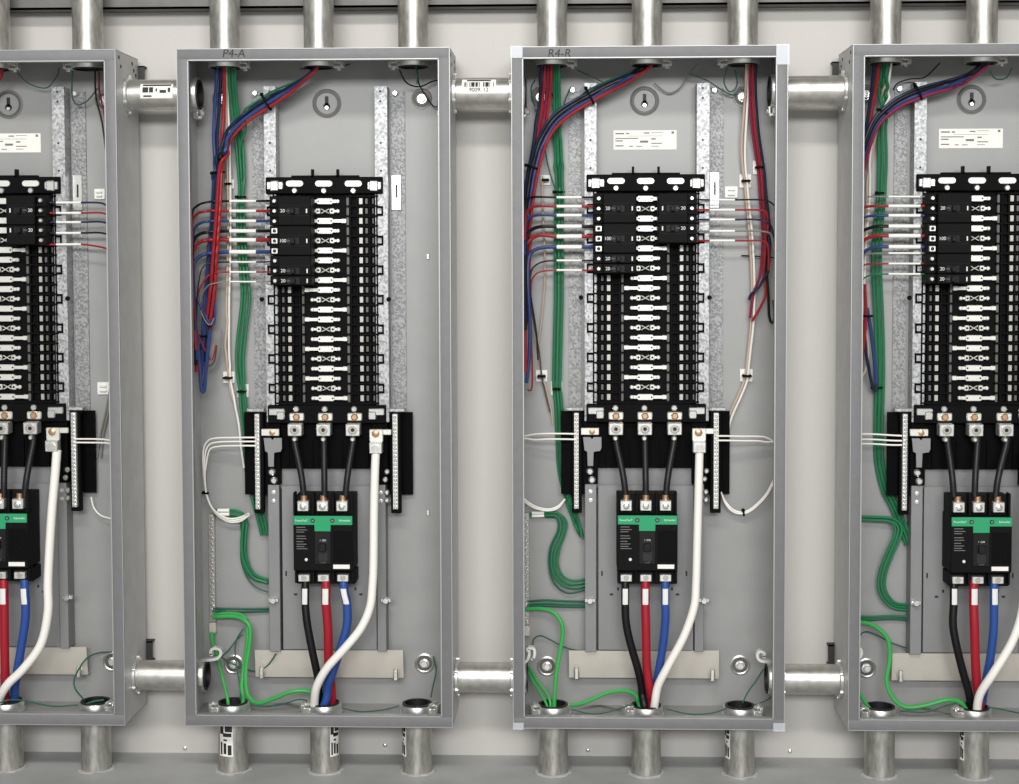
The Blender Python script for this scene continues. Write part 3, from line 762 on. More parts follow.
def wire_mesh(path, r, colour, label, cat, group, name, sleeve, n):
    o = M().tube(path, r, n).build(name or 'branch_wire', W[colour], base=path[0])
    tag(o, label, cat, group)
    if sleeve:
        u0, u1, v = sleeve[:3]; Y = sleeve[3]
        seg = [pt for pt in path if P(u0, v, Y).x <= pt.x <= P(u1, v, Y).x and abs(pt.z-P(u0, v, Y).z) < .02]
        seg = sorted(seg, key=lambda a: a.x)
        if len(seg) >= 2: M().tube(seg, r*1.1+.0002, 10).build('marker_sleeve', m_white_plastic, o)
    return o
ORD = ['first', 'second', 'third', 'fourth', 'fifth', 'sixth', 'seventh', 'eighth', 'ninth']
CN = dict(black='black', red='red', blue='blue', grey='grey', navy='dark blue', tan='tan', brown='brown', white='white', green='green', teal='dark green', bright='bright green', maroon='dark red')
def branch(p, side, i, colour, r, pts, sl):
    g = 'branch wires on the %s of the %s' % (side, WHO[p])
    wire(pts, r, colour, '%s branch wire, %s from top, %s side, %s' % (CN[colour], ORD[i], side, WHO[p]), 'wire', g, sleeve=sl, k=14)
Yt, Yc = .078, .094
# second panel, left
T2 = [('black', .0022, 201, [(208, 202), (197, 206), (192, 214), (191, 240), (192, 290), (194, 330)]),
      ('red', .0026, 211, [(205, 211.3), (196, 215), (192, 224), (191.5, 250), (193, 300), (196, 350)]),
      ('blue', .0026, 221, [(208, 221.5), (198, 224.5), (193.5, 233), (192, 260), (195, 320), (197, 360)]),
      ('black', .0032, 231, [(210, 232), (200, 234), (194, 240), (192, 255), (193, 310), (196, 365)]),
      ('red', .0036, 240, [(208, 240), (199, 243), (194, 250), (192, 262), (193, 320), (197, 372)]),
      ('blue', .0036, 252, [(208, 253.5), (199, 257), (194, 264), (193, 280), (195, 320), (199, 360), (201.5, 388), (204, 391), (206, 370), (210, 330)]),
      ('black', .0014, 262, [(212, 263), (204, 266), (200, 275), (197, 300), (196, 340)]),
      ('red', .0016, 272, [(216, 272.5), (207, 277), (200, 289), (196, 305), (197, 330), (206, 352), (212, 360), (216, 345)]),
      ('grey', .0013, 281.7, [(214, 283.5), (206, 288), (200, 300), (203, 316), (210, 325), (214, 318)])]
for i, (c, r, y, tail) in enumerate(T2):
    n = len(tail)
    pts = [(274, y-.4, Yt), (262, y, .09), (244, y, Yc), (229, y, Yc)]+[(u, v, Yc-(.052-.0062*i)*min(1, j/3)) for j, (u, v) in enumerate(tail)]
    branch(1, 'left', i, c, r, pts, (229.5, 256.5, y, Yc))
T3 = [('black', .0020, 197.3, [(540, 197), (530, 197.5), (525, 202), (523.5, 225)]),
      ('red', .0026, 206.3, [(540, 206), (531, 208), (526, 215), (524.5, 240)]),
      ('blue', .0026, 215.3, [(540, 215), (531, 217), (526, 224), (524.5, 255)]),
      ('black', .0034, 226.4, [(542, 226.5), (533, 229), (527, 236), (525, 260), (525, 330)]),
      ('red', .0036, 236.4, [(541, 235), (532, 238.5), (526, 246), (524.6, 262), (525, 330), (525.5, 372)]),
      ('blue', .0036, 247, [(543, 247.5), (533, 251), (528.5, 259), (528, 285), (530, 322), (529.3, 355), (526.5, 383)]),
      ('black', .0017, 260.5, [(544, 261.5), (536, 265), (531, 272), (530, 290), (536, 330), (538, 360)]),
      ('red', .0017, 270.2, [(542, 271.3), (535, 275), (531, 284), (530.5, 310), (532, 360), (532.3, 383), (530.5, 391), (527.5, 389)])]
for i, (c, r, y, tail) in enumerate(T3):
    pts = [(601, y-.2, Yt), (590, y, .09), (572, y, Yc), (555, y, Yc)]+[(u, v, Yc-(.05-.0065*i)*min(1, j/3)) for j, (u, v) in enumerate(tail)]
    branch(2, 'left', i, c, r, pts, (555, 582, y, Yc))
T3R = [('black', .0017, 199.8, [(752, 199.6), (763, 200), (770, 202), (775, 206)]), ('red', .0019, 209.8, [(752, 209.8), (761, 210.3), (767, 214), (768, 235)]),
       ('navy', .0019, 219.6, [(752, 219.4), (764, 221), (771, 226), (774, 238)]), ('grey', .0018, 231, [(752, 230.8), (764, 231.6), (771, 235), (774, 250)]), ('red', .0019, 240.6, [(752, 240.6), (763, 241), (768, 246), (769, 270)])]
for i, (c, r, y, tail) in enumerate(T3R):
    pts = [(691, y-.4, Yt), (702, y, .09), (718, y, Yc), (737, y, Yc)]+[(u, v, Yc) for u, v in tail]
    branch(2, 'right', i, c, r, pts, (708, 736.5, y, Yc))
T1 = [('navy', .0019, 202.6, [(97, 202.6), (104, 204), (109, 208)]), ('red', .0019, 213, [(97, 212.6), (104, 213.4), (109, 216)]), ('navy', .0019, 222.2, [(97, 221.6), (104, 222.4), (109, 224)]),
      ('black', .0019, 233, [(97, 232.6), (104, 233.4), (109, 235)]), ('red', .0019, 244.4, [(92, 245.5), (103, 247.5), (109, 250)])]
for i, (c, r, y, tail) in enumerate(T1):
    pts = [(37, y-.6, Yt), (50, y, .09), (66, y, Yc), (82, y, Yc)]+[(u, v, Yc) for u, v in tail]
    branch(0, 'right', i, c, r, pts, (56, 81.5, y, Yc))
T4 = [('grey', .0015, 196.6, [(875, 196.6), (866, 197), (857, 199)]), ('red', .0026, 206, [(875, 206), (866, 207), (857, 211)]), ('blue', .0026, 215.5, [(875, 215.5), (866, 217), (857, 221)]),
      ('black', .0032, 226.2, [(877, 226.4), (867, 229), (857, 234)]), ('red', .0034, 235.8, [(877, 235.6), (867, 238.5), (860, 244), (857, 252)]), ('blue', .0034, 246.8, [(877, 247), (867, 250), (861, 256), (858, 265)]),
      ('grey', .0016, 253.2, [(875, 253.4), (866, 255), (858, 261)]), ('red', .0017, 263.6, [(875, 264), (866, 264.5), (857, 270)]), ('green', .0016, 274, [(875, 274.5), (866, 277), (857, 284)])]
for i, (c, r, y, tail) in enumerate(T4):
    pts = [(932, y-.4, Yt), (924, y, .09), (905, y, Yc), (887, y, Yc)]+[(u, v, Yc-.02*min(1, j/2)) for j, (u, v) in enumerate(tail)]
    branch(3, 'left', i, c, r, pts, (887, 922, y, Yc))

# feeder cables
def cable(p, colour, cname, pts, r=.0077, tagged=True):
    LINES.append(dict(path=resample(smooth_path([P(*a) for a in pts], 8), .005), r=r, free=.5, make=lambda path: cable_mesh(path, p, colour, cname, pts, r, tagged)))
def cable_mesh(path, p, colour, cname, pts, r, tagged):
    o = M().tube(path, r, 16).build('feeder_cable', W[colour], base=path[0])
    tag(o, '%s feeder cable %s, %s' % (cname, 'hanging from the main breaker' if tagged else 'hanging from the neutral lug', WHO[p]), 'cable', 'feeder cables of the '+WHO[p])
    if tagged:
        z0, z1 = P(pts[0][0], 588.5, .06).z, P(pts[0][0], 603.5, .06).z
        seg = [a for a in path if z1-.004 <= a.z <= z0+.004]
        # marker strip on the front of the jacket
        if len(seg) > 1:
            a, b = seg[0], seg[-1]; m = M(); g = []
            for c in seg:
                g.append([m.bm.verts.new(c+Vector((rr*math.sin(t), -rr*math.cos(t), 0))) for rr in (r+.0002, r+.0009) for t in ([-.62, -.3, 0, .3, .62] if rr < r+.0005 else [.62, .3, 0, -.3, -.62])])
            for x, y in zip(g, g[1:]):
                for j in range(10): m.face((x[j], x[(j+1) % 10], y[(j+1) % 10], y[j]))
            m.face(g[0]); m.face(g[-1]); m.build('marker_strip', m_print, o)
    return o
def drop(u, pts): return [(u, 580, .066), (u, 588, .063), (u, 596, .061), (u, 604, .060)]+pts
cable(2, 'black', 'black', drop(625.2, [(626, 622, .058), (630, 642, .058), (637, 666, .062), (643, 686, .068), (646, 704, .073), (646, 712, .075)]), .0076)
cable(2, 'feedred', 'red', drop(645.3, [(646, 630, .055), (646.5, 660, .058), (647.5, 685, .066), (648.5, 703, .074), (649, 712, .076)]), .0083)
cable(2, 'feedblue', 'blue', drop(665.2, [(665.5, 618, .060), (663, 645, .066), (658.5, 672, .073), (654.5, 692, .080), (653, 710, .082)]), .0079)
cable(2, 'cream', 'white', [(699.5, 450, .070), (699, 470, .066), (698, 510, .062), (697, 550, .058), (696, 585, .054), (694, 607, .050), (684, 636, .046), (668, 666, .046), (658, 686, .052), (654.5, 703, .060), (654, 712, .064)], .0079, False)
cable(1, 'black', 'black', drop(305.3, [(307, 622, .056), (311.5, 647, .054), (316, 668, .058), (320, 688, .066), (322, 704, .072), (322, 712, .074)]), .0076)
cable(1, 'feedred', 'red', drop(326, [(328, 630, .062), (328.3, 650, .066), (329, 670, .072), (331, 687, .080), (332, 703, .086), (332, 711, .086)]), .0088)
cable(1, 'feedblue', 'blue', [(343.6, 580, .066), (343.8, 588, .063), (345.2, 596, .061), (347, 604, .060), (347, 625, .058), (341, 647, .056), (333, 671, .058), (326, 690, .066), (323, 704, .072), (322.5, 712, .074)], .0083)
cable(1, 'cream', 'white', [(376, 450, .070), (375, 470, .066), (374, 510, .060), (373.5, 560, .054), (372.5, 585, .050), (370, 607, .044), (361, 628, .036), (345, 648, .028), (327, 668, .030), (317, 686, .040), (314.5, 701, .054), (315, 711, .062)], .0081, False)
cable(0, 'feedred', 'red', [(3.5, 580, .066), (4, 588, .063), (4, 596, .061), (4.2, 604, .060), (4.5, 640, .058), (5, 670, .062), (5.5, 703, .07), (5.5, 711, .07)], .0085)
cable(0, 'feedblue', 'blue', [(24.6, 580, .066), (24.6, 588, .063), (25, 596, .061), (25.6, 604, .060), (25, 622, .060), (20, 655, .064), (15, 685, .07), (13, 704, .076), (13, 711, .076)], .0083)
cable(0, 'cream', 'white', [(57, 450, .070), (55.5, 470, .066), (52, 510, .060), (49.5, 550, .056), (48, 585, .052), (48, 612, .048), (41, 644, .042), (24, 668, .036), (8, 684, .036), (0, 698, .046), (-1, 711, .056)], .0084, False)
cable(3, 'black', 'black', drop(953.7, [(953, 625, .056), (957, 648, .054), (964, 676, .06), (971, 700, .07), (972, 712, .073)]), .0076)
cable(3, 'feedred', 'red', drop(973.6, [(974.5, 630, .055), (975.5, 665, .058), (977.5, 690, .066), (979, 704, .074), (979, 712, .076)]), .0086)
cable(3, 'feedblue', 'blue', drop(994, [(993.5, 630, .060), (990, 660, .066), (985, 685, .075), (982.5, 702, .084), (982, 711, .084)]), .0079)
cable(3, 'cream', 'white', [(1026, 450, .070), (1025, 500, .062), (1024, 580, .052), (1022, 612, .044), (1012, 642, .036), (994, 672, .034), (981, 692, .046), (977, 706, .058), (977, 712, .062)], .0081, False)
# short jumpers from the bus lugs to the main breaker
JP = {2: ((616, 645, 674, 625.8, 645.8, 665.8), 0), 1: ((294.5, 324, 353, 304, 324.5, 345.5), 0), 0: ((-24, 5, 33.5, -16.5, 3.8, 24.6), 0), 3: ((947.5, 977.5, 1007, 953.8, 974.6, 995.5), 0)}
for p, (us, _) in JP.items():
    for i, nm in enumerate(('left', 'middle', 'right')):
        a, b = us[i], us[i+3]
        if b < 0: continue
        pts = [(a, 436, .085), (a+(b-a)*.05, 444, .083), (a+(b-a)*.45, 462, .076), (a+(b-a)*.8, 480, .067), (b, 497, .064)]
        path = smooth_path([P(*c) for c in pts], 8)
        o = M().tube(path, .0062, 14).build('jumper_cable', W['jumper'], base=path[0])
        tag(o, '%s black jumper between bus lug and main breaker, %s' % (nm, WHO[p]), 'cable', 'short black jumpers')

# bundles: helper that lays one strand
def strand(p, colour, r, pts, desc, cat='wire', name='circuit_wire', group=None):
    return wire(pts, r, colour, desc+', '+WHO[p], cat, group or 'loose circuit wires of the '+WHO[p], name)
# ---- second panel
Yb = .112
strand(1, 'blue', .0034, [(218.5, 58, YH), (217, 76, .08), (214.6, 110, .10), (214, 138, .105), (215.4, 165, .106), (214, 200, .108), (211, 250, .108), (207, 300, .108), (203, 345, .104), (201, 375, .1)], 'blue wire dropping from the left top conduit')
strand(1, 'navy', .0034, [(221.5, 58, YH), (220.5, 80, .084), (219, 110, .102), (216.8, 136, .108), (217, 165, .11), (216, 210, .112), (212, 270, .112), (207, 330, .11), (205, 362, .108)], 'dark blue wire beside the left blue drop')
strand(1, 'red', .0034, [(225, 58, YH), (224.4, 80, .082), (223.6, 112, .10), (221.8, 140, .100), (221.4, 165, .092), (220.2, 200, .09), (217.4, 245, .092), (213.6, 290, .096), (209, 325, .1)], 'red wire dropping from the left top conduit')
strand(1, 'tan', .0022, [(226.5, 58, YH), (226.2, 85, .09), (226.4, 110, .112), (227, 150, .12), (228, 183, .127), (228.4, 240, .128), (226.5, 305, .128), (227.5, 322, .128), (225.3, 345, .128), (227.6, 363, .13), (229, 377, .132), (231, 391, .132), (236, 409, .132)], 'tan wire hanging from the left top conduit')
strand(1, 'white', .0022, [(229, 60, .08), (227.8, 100, .112), (229.5, 140, .122), (230, 183, .128), (230.2, 240, .13), (229, 310, .13), (229, 345, .13), (229.5, 370, .131), (231, 384, .132), (235, 404, .132), (239, 426, .132), (241, 447, .134), (244, 468, .134)], 'white wire hanging beside the tan one', name='neutral_wire')
for j, (dx, c) in enumerate(((-2.2, 'green'), (0, 'green'), (2.0, 'green'))):
    strand(1, c, .0029, [(231.5+dx*1.2, 58, YH), (233+dx, 88, .098), (236.5+dx, 121, .118), (240+dx*1.3, 148, .126), (241.8+dx*.8, 184, .129-.001*j), (241.3+dx*.6, 197, .129), (241+dx*1.4, 226, .129), (244+dx*1.4, 272, .129), (244.5+dx*(1+j*.8), 299, .129), (241.8+dx*1.8, 335, .129), (240+dx*1.6, 362, .129), (242.5+dx*.8, 391, .131), (244.5+dx, 412, .132), (247+dx, 432, .137), (249+dx, 470, .138), (256+dx*1.5, 500, .128), (262+dx*1.5, 522, .128), (265+dx, 535, .132)], '%s green wire of the long vertical run' % ('left', 'middle', 'right')[j], name='ground_wire', group='green ground wires of the '+WHO[1])
for j, (c, off, r) in enumerate((('green', -5.5, .0022), ('navy', -2.6, .0034), ('black', .2, .0034), ('blue', 2.4, .0036), ('red', 6.2, .0032))):
    e = {0: [(240, 148, .118), (242.5, 180, .127)], 1: [(217.5, 171, .095), (215, 200, .097), (212, 250, .1), (209, 296, .1)], 2: [(220, 171, .1), (216.5, 205, .102), (214, 255, .104), (209, 312, .104)],
         3: [(215.6, 172, .106), (212.5, 210, .11), (208, 262, .112), (203.5, 320, .108), (201.5, 350, .105)], 4: [(219.4, 171, .086), (217.2, 205, .086), (214.2, 250, .09), (210.5, 295, .096), (207.5, 318, .1)]}[j]
    mid = [(227.6+off*.35, 136+off*.5, .094), (222.8+off*.35, 154, .094)] if j else [(246, 128, .104)]
    strand(1, c, r, [(318+off*.5, 56, YH-(j-2)*.007), (314+off*.3, 69+off*.1, .076-(j-2)*.006), (304, 79+off*.4, .082-(j-2)*.004), (288, 89.5+off*.8, .088-(j-2)*.002), (266, 102+off, .09), (244, 117.5+off, .092)]+mid+e, '%s wire sweeping from the middle top conduit' % CN[c])
# small loops low in the left bundle
strand(1, 'maroon', .0034, [(216, 240, .112), (214, 300, .116), (209, 335, .118), (206, 350, .116)], 'dark red wire end low in the left bundle')
strand(1, 'blue', .0024, [(198, 300, .09), (204, 313, .092), (211, 325, .094), (215, 318, .1), (214, 290, .104)], 'blue wire loop low in the left bundle')
strand(1, 'brown', .0013, [(217, 345, .12), (214, 362, .12), (206, 366, .118), (199, 358, .116)], 'thin brown wire loop low in the left bundle')
strand(1, 'grey', .0013, [(222, 330, .122), (220, 357, .122), (212, 370, .12), (203, 364, .118)], 'thin grey wire loop low in the left bundle')
# white neutrals at the left bar
for j, (y, x1, y1) in enumerate(((437.5, 203.5, 450), (441.5, 205.2, 454), (445.7, 207, 459))):
    wire([(256, y, .086), (246, y, .085), (232, y+.1, .09), (216+j*2, y+.6, .1), (208+j*1.2, y+3.2, .106), (x1, y1, .108), (203.5+j*.7, 472, .11), (205+j*.4, 488, .112), (207+j*.3, 497, .114), (211+j*.5, 507, .116), (217+j*.8, 515-j*.7, .118), (228, 521.5-j*1.5, .12), (240, 521-j*1.6, .12), (249, 515-j*.6, .112)], .0017, 'cream',
         '%s white neutral wire looping left of the terminal bar, %s' % (('upper', 'middle', 'lower')[j], WHO[1]), 'wire', 'white neutral wires of the '+WHO[1], 'neutral_wire')
# green ground wires
for j, y in enumerate((510.4, 514.4)):
    wire([(214, y, .132), (219, y, .13), (225, y, .13), (231, y, .129), (240, y+2, .127), (245.5-j, 521, .126), (245-j*2, 535, .126), (244.3-j*1.5, 550, .126), (247-j, 564, .127), (254, 575+j*2, .129), (268, 581+j, .133)], .0031, 'green',
         '%s white-sleeved green wire curving down from the ground bar, %s' % (('upper', 'lower')[j], WHO[1]), 'wire', 'green ground wires of the '+WHO[1], 'ground_wire', sleeve=(217, 230.5, y, .13), k=10)
strand(1, 'green', .003, [(231, 516, .134), (241, 519, .132), (244, 533, .13), (241.6, 552, .13), (245, 568, .13), (254, 579, .131), (268, 583, .134)], 'plain green wire curving behind the sleeved ones', name='ground_wire', group='green ground wires of the '+WHO[1])
strand(1, 'teal', .0016, [(240, 518, .136), (241.5, 535, .134), (241, 558, .134), (246, 575, .134), (255, 586.5, .134), (268, 592, .136)], 'thin dark green wire under the green curve', name='ground_wire', group='green ground wires of the '+WHO[1])
for j, y in enumerate((608.8, 611.5)):
    strand(1, 'teal', .0021, [(213, y, .134), (228, y-.2+j, .132), (248, y+.1, .134), (270, y-.3, .137)], '%s thin green wire lying straight out of the ground bar' % ('upper', 'lower')[j], name='ground_wire', group='green ground wires of the '+WHO[1])
strand(1, 'bright', .0042, [(213, 616.3, .130), (232, 616, .122), (244.5, 619.5, .114), (250.2, 629, .108), (249, 648, .104), (246, 667, .098), (245.5, 686, .088), (250, 698.5, .078), (260, 703, .07), (275, 698, .066), (292, 691.6, .064), (307, 691, .068), (314, 696, .072), (317, 706, .076)], 'thick bright green wire from ground bar to the middle bottom conduit', name='ground_wire', group='green ground wires of the '+WHO[1])
strand(1, 'bright', .0038, [(213, 613.5, .135), (232, 613.6, .128), (243, 616.6, .12), (247.6, 626, .113), (246.5, 648, .108), (243.6, 668, .1), (242.4, 684, .09), (242.5, 697, .082), (242.5, 709, .078)], 'bright green wire from ground bar into the left bottom conduit', name='ground_wire', group='green ground wires of the '+WHO[1])
strand(1, 'bright', .0034, [(212.7, 631, .134), (213.4, 643, .128), (218, 660, .116), (223, 680, .098), (227.6, 699, .078), (228.5, 710, .076)], 'bright green wire from the foot of the ground bar', name='ground_wire', group='green ground wires of the '+WHO[1])
for j, (c, pts, d) in enumerate((('teal', [(243, 629, .13), (236.5, 640, .128), (235, 652, .124), (236.7, 667, .112), (240, 686, .092), (241.5, 700, .08)], 'thin dark green wire running past the left bolt'),
     ('teal', [(221, 657, .12), (228, 651, .124), (235, 642, .128), (242, 634, .13)], 'short dark green wire from the side lug'),
     ('teal', [(219, 655, .115), (229, 662, .12), (245, 669, .126), (258, 671, .124), (268, 665, .118), (276, 654, .108)], 'dark green wire ending at the foot bracket'),
     ('teal', [(251, 705.5, .05), (270, 706, .046), (286, 703, .046), (298, 699.5, .05), (307, 700.5, .06)], 'thin green wire along the floor left of the middle conduit'),
     ('teal', [(342, 708, .05), (360, 711.5, .044), (382, 710, .044), (399, 706, .05)], 'thin green wire along the floor right of the middle conduit'),
     ('teal', [(433.5, 656.5, .13), (436, 671, .126), (433, 686, .11), (431, 697, .09)], 'dark green wire hanging at the right bolt'),
     ('black', [(399.5, 70, .09), (405, 81, .10), (412, 85.7, .11), (421, 86.5, .115), (431, 82, .12), (440, 79.5, .125)], 'thin black wire looping under the right top conduit'),
     ('black', [(417, 68, .09), (418, 80, .105), (421, 88, .118), (429, 101, .125), (435, 107, .128), (438, 104, .128), (438, 84, .128)], 'black wire crossing the upper right bolt'),
     ('green', [(415.4, 62, .08), (417.5, 75, .098), (417, 84, .108)], 'short green wire end under the right top conduit'),
     ('teal', [(300, 69, .1), (335, 68, .1), (350, 64, .085)], 'thin dark wire under the top panel'),
     ('bright', [(217.5, 655, .1), (212, 640, .12), (212.5, 632, .132)], 'short bright green lead at the side lug'))):
    strand(1, c, .0014 if c != 'bright' else .003, pts, d, name='bonding_wire', group='thin bonding wires of the '+WHO[1])
# ---- third panel
strand(2, 'navy', .0034, [(543, 58, YH), (542.4, 68, .078), (540.4, 102, .1), (537, 128, .104), (532.6, 154, .102), (528.6, 176, .1), (525.6, 205, .1), (524.6, 250, .1), (525, 300, .1)], 'dark blue wire dropping from the left top conduit')
for j, dx in enumerate((0, 2.6, 5)):
    strand(2, ('red', 'maroon', 'red')[j], .0029, [(545.5+dx, 58, YH), (545.2+dx, 78, .084), (543+dx, 105, .1), (540+dx*.9, 127, .104), (535.6+dx*.8, 154, .103), (531.5+dx*.6, 178, .101), (528+dx*.4, 205, .101), (526+dx*.2, 240, .101), (524.8+dx*.2, 290, .101), (524.5+dx*.2, 330, .101)], '%s red wire dropping from the left top conduit' % ('left', 'darker middle', 'right')[j])
for j, (c, off, r) in enumerate((('teal', -6.2, .0018), ('navy', -3.2, .0034), ('black', -.8, .0034), ('blue', 2.2, .0036), ('red', 5.2, .0032))):
    if j == 0: e = [(566, 111, .112), (560, 130, .122), (559, 160, .127), (560, 186, .128)]
    else: e = [(559+off*.5, 115.5+off, .094), (545+off*.7, 133.5+off*.4, .096), (537.5+off*.8, 152, .096), (532+off*.8, 172, .096), (528+off*.7, 197, .096), (525.5+off*.5, 225, .098), (524.6+off*.4, 270, .1), (525+off*.4, 320, .1)]
    strand(2, c, r, [(652+off*.4, 54, YH), (647+off*.3, 66+off*.1, .076), (634, 74+off*.5, .082), (618, 82+off*.8, .088), (589, 96.5+off, .091)]+e, '%s wire sweeping from the middle top conduit' % CN[c])
for j, dx in enumerate((-2.4, .2, 2.8)):
    strand(2, 'green', .0029, [(556.5+dx*.5, 58, YH), (557+dx*.5, 90, .1), (557.4+dx*.7, 130, .12), (558.4+dx, 160, .127), (559.4+dx*.8, 184, .129), (559.3+dx*.7, 192, .129), (558.6+dx*1.1, 225, .129), (558.6+dx*1.2, 290, .129), (557.4+dx*1.1, 340, .129), (556.6+dx*.9, 380, .13), (557.8+dx*.8, 395, .131), (559+dx*.8, 410, .132), (560+dx, 436, .138), (562+dx, 470, .138), (568+dx*.5, 498, .13), (575+dx*.5, 517, .13), (582, 537, .132)], '%s green wire of the long vertical run' % ('left', 'middle', 'right')[j], name='ground_wire', group='green ground wires of the '+WHO[2])
strand(2, 'tan', .0014, [(542.5, 176, .128), (543, 215, .13), (545, 270, .13), (541.5, 320, .13), (538.5, 345, .13), (542, 376, .132), (546, 388, .133), (551, 410, .134), (552.6, 424, .135)], 'thin tan wire running down to the left tie mount')
strand(2, 'brown', .0014, [(530, 300, .11), (534, 325, .12), (539, 350, .128), (541.5, 374, .131), (545, 392, .133), (550, 412, .134)], 'thin brown wire slanting to the left tie mount')
strand(2, 'teal', .0014, [(545, 150, .12), (548, 165, .126), (553, 183, .128), (556, 190, .128)], 'thin green wire joining the left tie')
for j, (y, y2) in enumerate(((434, 436.5), (439.5, 438.5))):
    wire([(576.5, y, .086), (566, y-.3, .085), (548, y-.4, .09), (535, y+.2, .1), (524, y2, .108), (520, y2+4, .11)], .0017, 'cream', '%s white neutral wire on the left of the terminal bar, %s' % (('upper', 'lower')[j], WHO[2]), 'wire', 'white neutral wires of the '+WHO[2], 'neutral_wire')
    wire([(716, y+2-j, .086), (726, y+2-j, .085), (742, y+2.3-j, .09), (758, y+2.4-j, .1), (766, y+3.5-j, .105), (774, 442.5, .11), (777, 452, .11)], .0017, 'cream', '%s white neutral wire on the right of the terminal bar, %s' % (('upper', 'lower')[j], WHO[2]), 'wire', 'white neutral wires of the '+WHO[2], 'neutral_wire')
for j in range(2):
    strand(2, 'cream', .0017, [(517, 489+j*2, .11), (524, 499+j*1.5, .116), (535, 506.5+j*1.3, .12), (548, 509.4+j, .122), (558, 506.5+j, .124), (565, 499, .126)], '%s white wire arc left of the terminal bar' % ('upper', 'lower')[j], name='neutral_wire', group='white neutral wires of the '+WHO[2])
    strand(2, 'cream', .0017, [(777, 472, .11), (772.5, 483+j, .112), (765, 496+j, .116), (752, 508.5+j, .12), (742.5, 512.4+j, .122), (733, 510+j*1.3, .124), (725.5, 502+j, .126), (721, 492, .128)], '%s white wire arc right of the terminal bar' % ('inner', 'outer')[j], name='neutral_wire', group='white neutral wires of the '+WHO[2])
    dx = j*3.2
    strand(2, ('tan', 'white')[j], .0023, [(746.5+dx, 58, YH), (746+dx*.8, 85, .1), (744.2+dx*.9, 108, .116), (741.6+dx*1.1, 146, .126), (743.4+dx*.6, 171, .129), (745.5+dx*.3, 181, .13), (746.3+dx*.4, 195, .13), (748.8+dx*.4, 220, .129), (751+dx*.5, 248, .128), (752.6+dx*.4, 290, .128), (751.4+dx*.4, 325, .128), (749+dx*.3, 350, .129), (746.8+dx*.3, 370, .131), (744.5+dx*.5, 382, .132), (738+dx*.7, 397, .132), (731+dx*.8, 412, .133), (727+dx*.8, 424, .134), (726, 440, .138)], '%s wire of the long pair hanging at the right' % ('tan left', 'white right')[j], name='neutral_wire', group='white neutral wires of the '+WHO[2])
for j, (c, dx) in enumerate((('maroon', -1.8), ('red', 0), ('black', 2), ('navy', 3.6))):
    e = [[(757, 285, .118), (753, 296, .12), (750, 318, .122)], [(766, 292, .116), (760, 308, .118), (752, 321, .12)], [(768.5, 298, .112), (769, 314, .112), (771.5, 323, .112), (774.5, 318, .112), (773.5, 300, .112)], [(766, 275, .116), (760, 285, .118), (752, 294, .12), (749, 300, .122)]][j]
    strand(2, c, .0026, [(752+dx, 58, YH), (751.8+dx*.8, 90, .1), (754.4+dx*.8, 128, .116), (758+dx*.7, 154, .124), (760.6+dx*.6, 170, .128), (762+dx*.9, 192, .124), (764.4+dx*1.1, 220, .12), (765.2+dx*1.1, 242, .118), (763.6+dx*1.2, 268, .118)]+e, '%s wire of the bundle hanging at the right' % CN[c])
strand(2, 'black', .0014, [(741.5, 255.5, .135), (755, 256.2, .128), (766, 257, .12), (776, 258, .115)], 'thin black wire running straight into the right side wall')
wirez = [([(530, 513, .132), (538, 513, .13), (545, 512.8, .129), (555, 512.3, .127), (562, 516.5, .126), (564.6, 526, .125), (560.5, 541, .124), (555, 553, .124), (554.6, 568, .125), (560, 578, .127), (570, 584, .129), (587, 582, .133)], 'upper'),
         ([(530, 516, .134), (538, 516, .132), (546, 515.5, .131), (555, 515.6, .129), (560, 521, .128), (560, 532, .127), (553.5, 547, .126), (551.4, 560, .126), (554, 575, .127), (562, 584.5, .129), (574, 588, .131), (587, 585.5, .134)], 'lower')]
for pts, nm in wirez:
    wire(pts, .0026, 'green', '%s white-sleeved green wire curving down from the ground bar, %s' % (nm, WHO[2]), 'wire', 'green ground wires of the '+WHO[2], 'ground_wire', sleeve=(531, 545, pts[1][1], .13), k=10)
strand(2, 'green', .0023, [(545, 512, .134), (556, 512, .131), (566, 521, .129), (565, 533, .128), (560, 547, .127), (557.5, 562, .127), (562, 575, .128), (572, 580.5, .13), (587, 579, .134)], 'plain green wire inside the curve', name='ground_wire', group='green ground wires of the '+WHO[2])
strand(2, 'teal', .002, [(545, 517, .136), (557, 518, .134), (558, 530, .131), (550.5, 547, .13), (549, 564, .13), (552.5, 580, .13), (561, 590, .131), (571, 593, .132), (587, 588.5, .136)], 'dark green wire outside the curve', name='ground_wire', group='green ground wires of the '+WHO[2])
for j, y in enumerate((600.5, 603.5, 606)):
    strand(2, ('teal', 'green', 'teal')[j], .002, [(527, y+1, .134), (545, y-.4, .132), (565, y+.6, .134), (588, y+1, .137)], '%s green wire lying straight out of the ground bar' % ('upper', 'middle', 'lower')[j], name='ground_wire', group='green ground wires of the '+WHO[2])
strand(2, 'bright', .0042, [(526, 609, .130), (543, 609, .122), (555, 613.5, .114), (562, 625, .108), (562.4, 637, .106), (559.5, 654, .1), (556, 675, .09), (554.6, 694, .08), (554, 709, .076)], 'thick bright green wire from ground bar into the left bottom conduit', name='ground_wire', group='green ground wires of the '+WHO[2])
strand(2, 'bright', .003, [(528, 666, .125), (536, 679, .11), (546, 692, .094), (550, 701, .082), (550.5, 710, .078)], 'bright green wire slanting into the left bottom conduit', name='ground_wire', group='green ground wires of the '+WHO[2])
strand(2, 'bright', .0026, [(528, 671, .12), (534, 683, .104), (541, 694, .086), (546, 703, .074), (548, 710, .07)], 'thin bright green wire under the slanting one', name='ground_wire', group='green ground wires of the '+WHO[2])
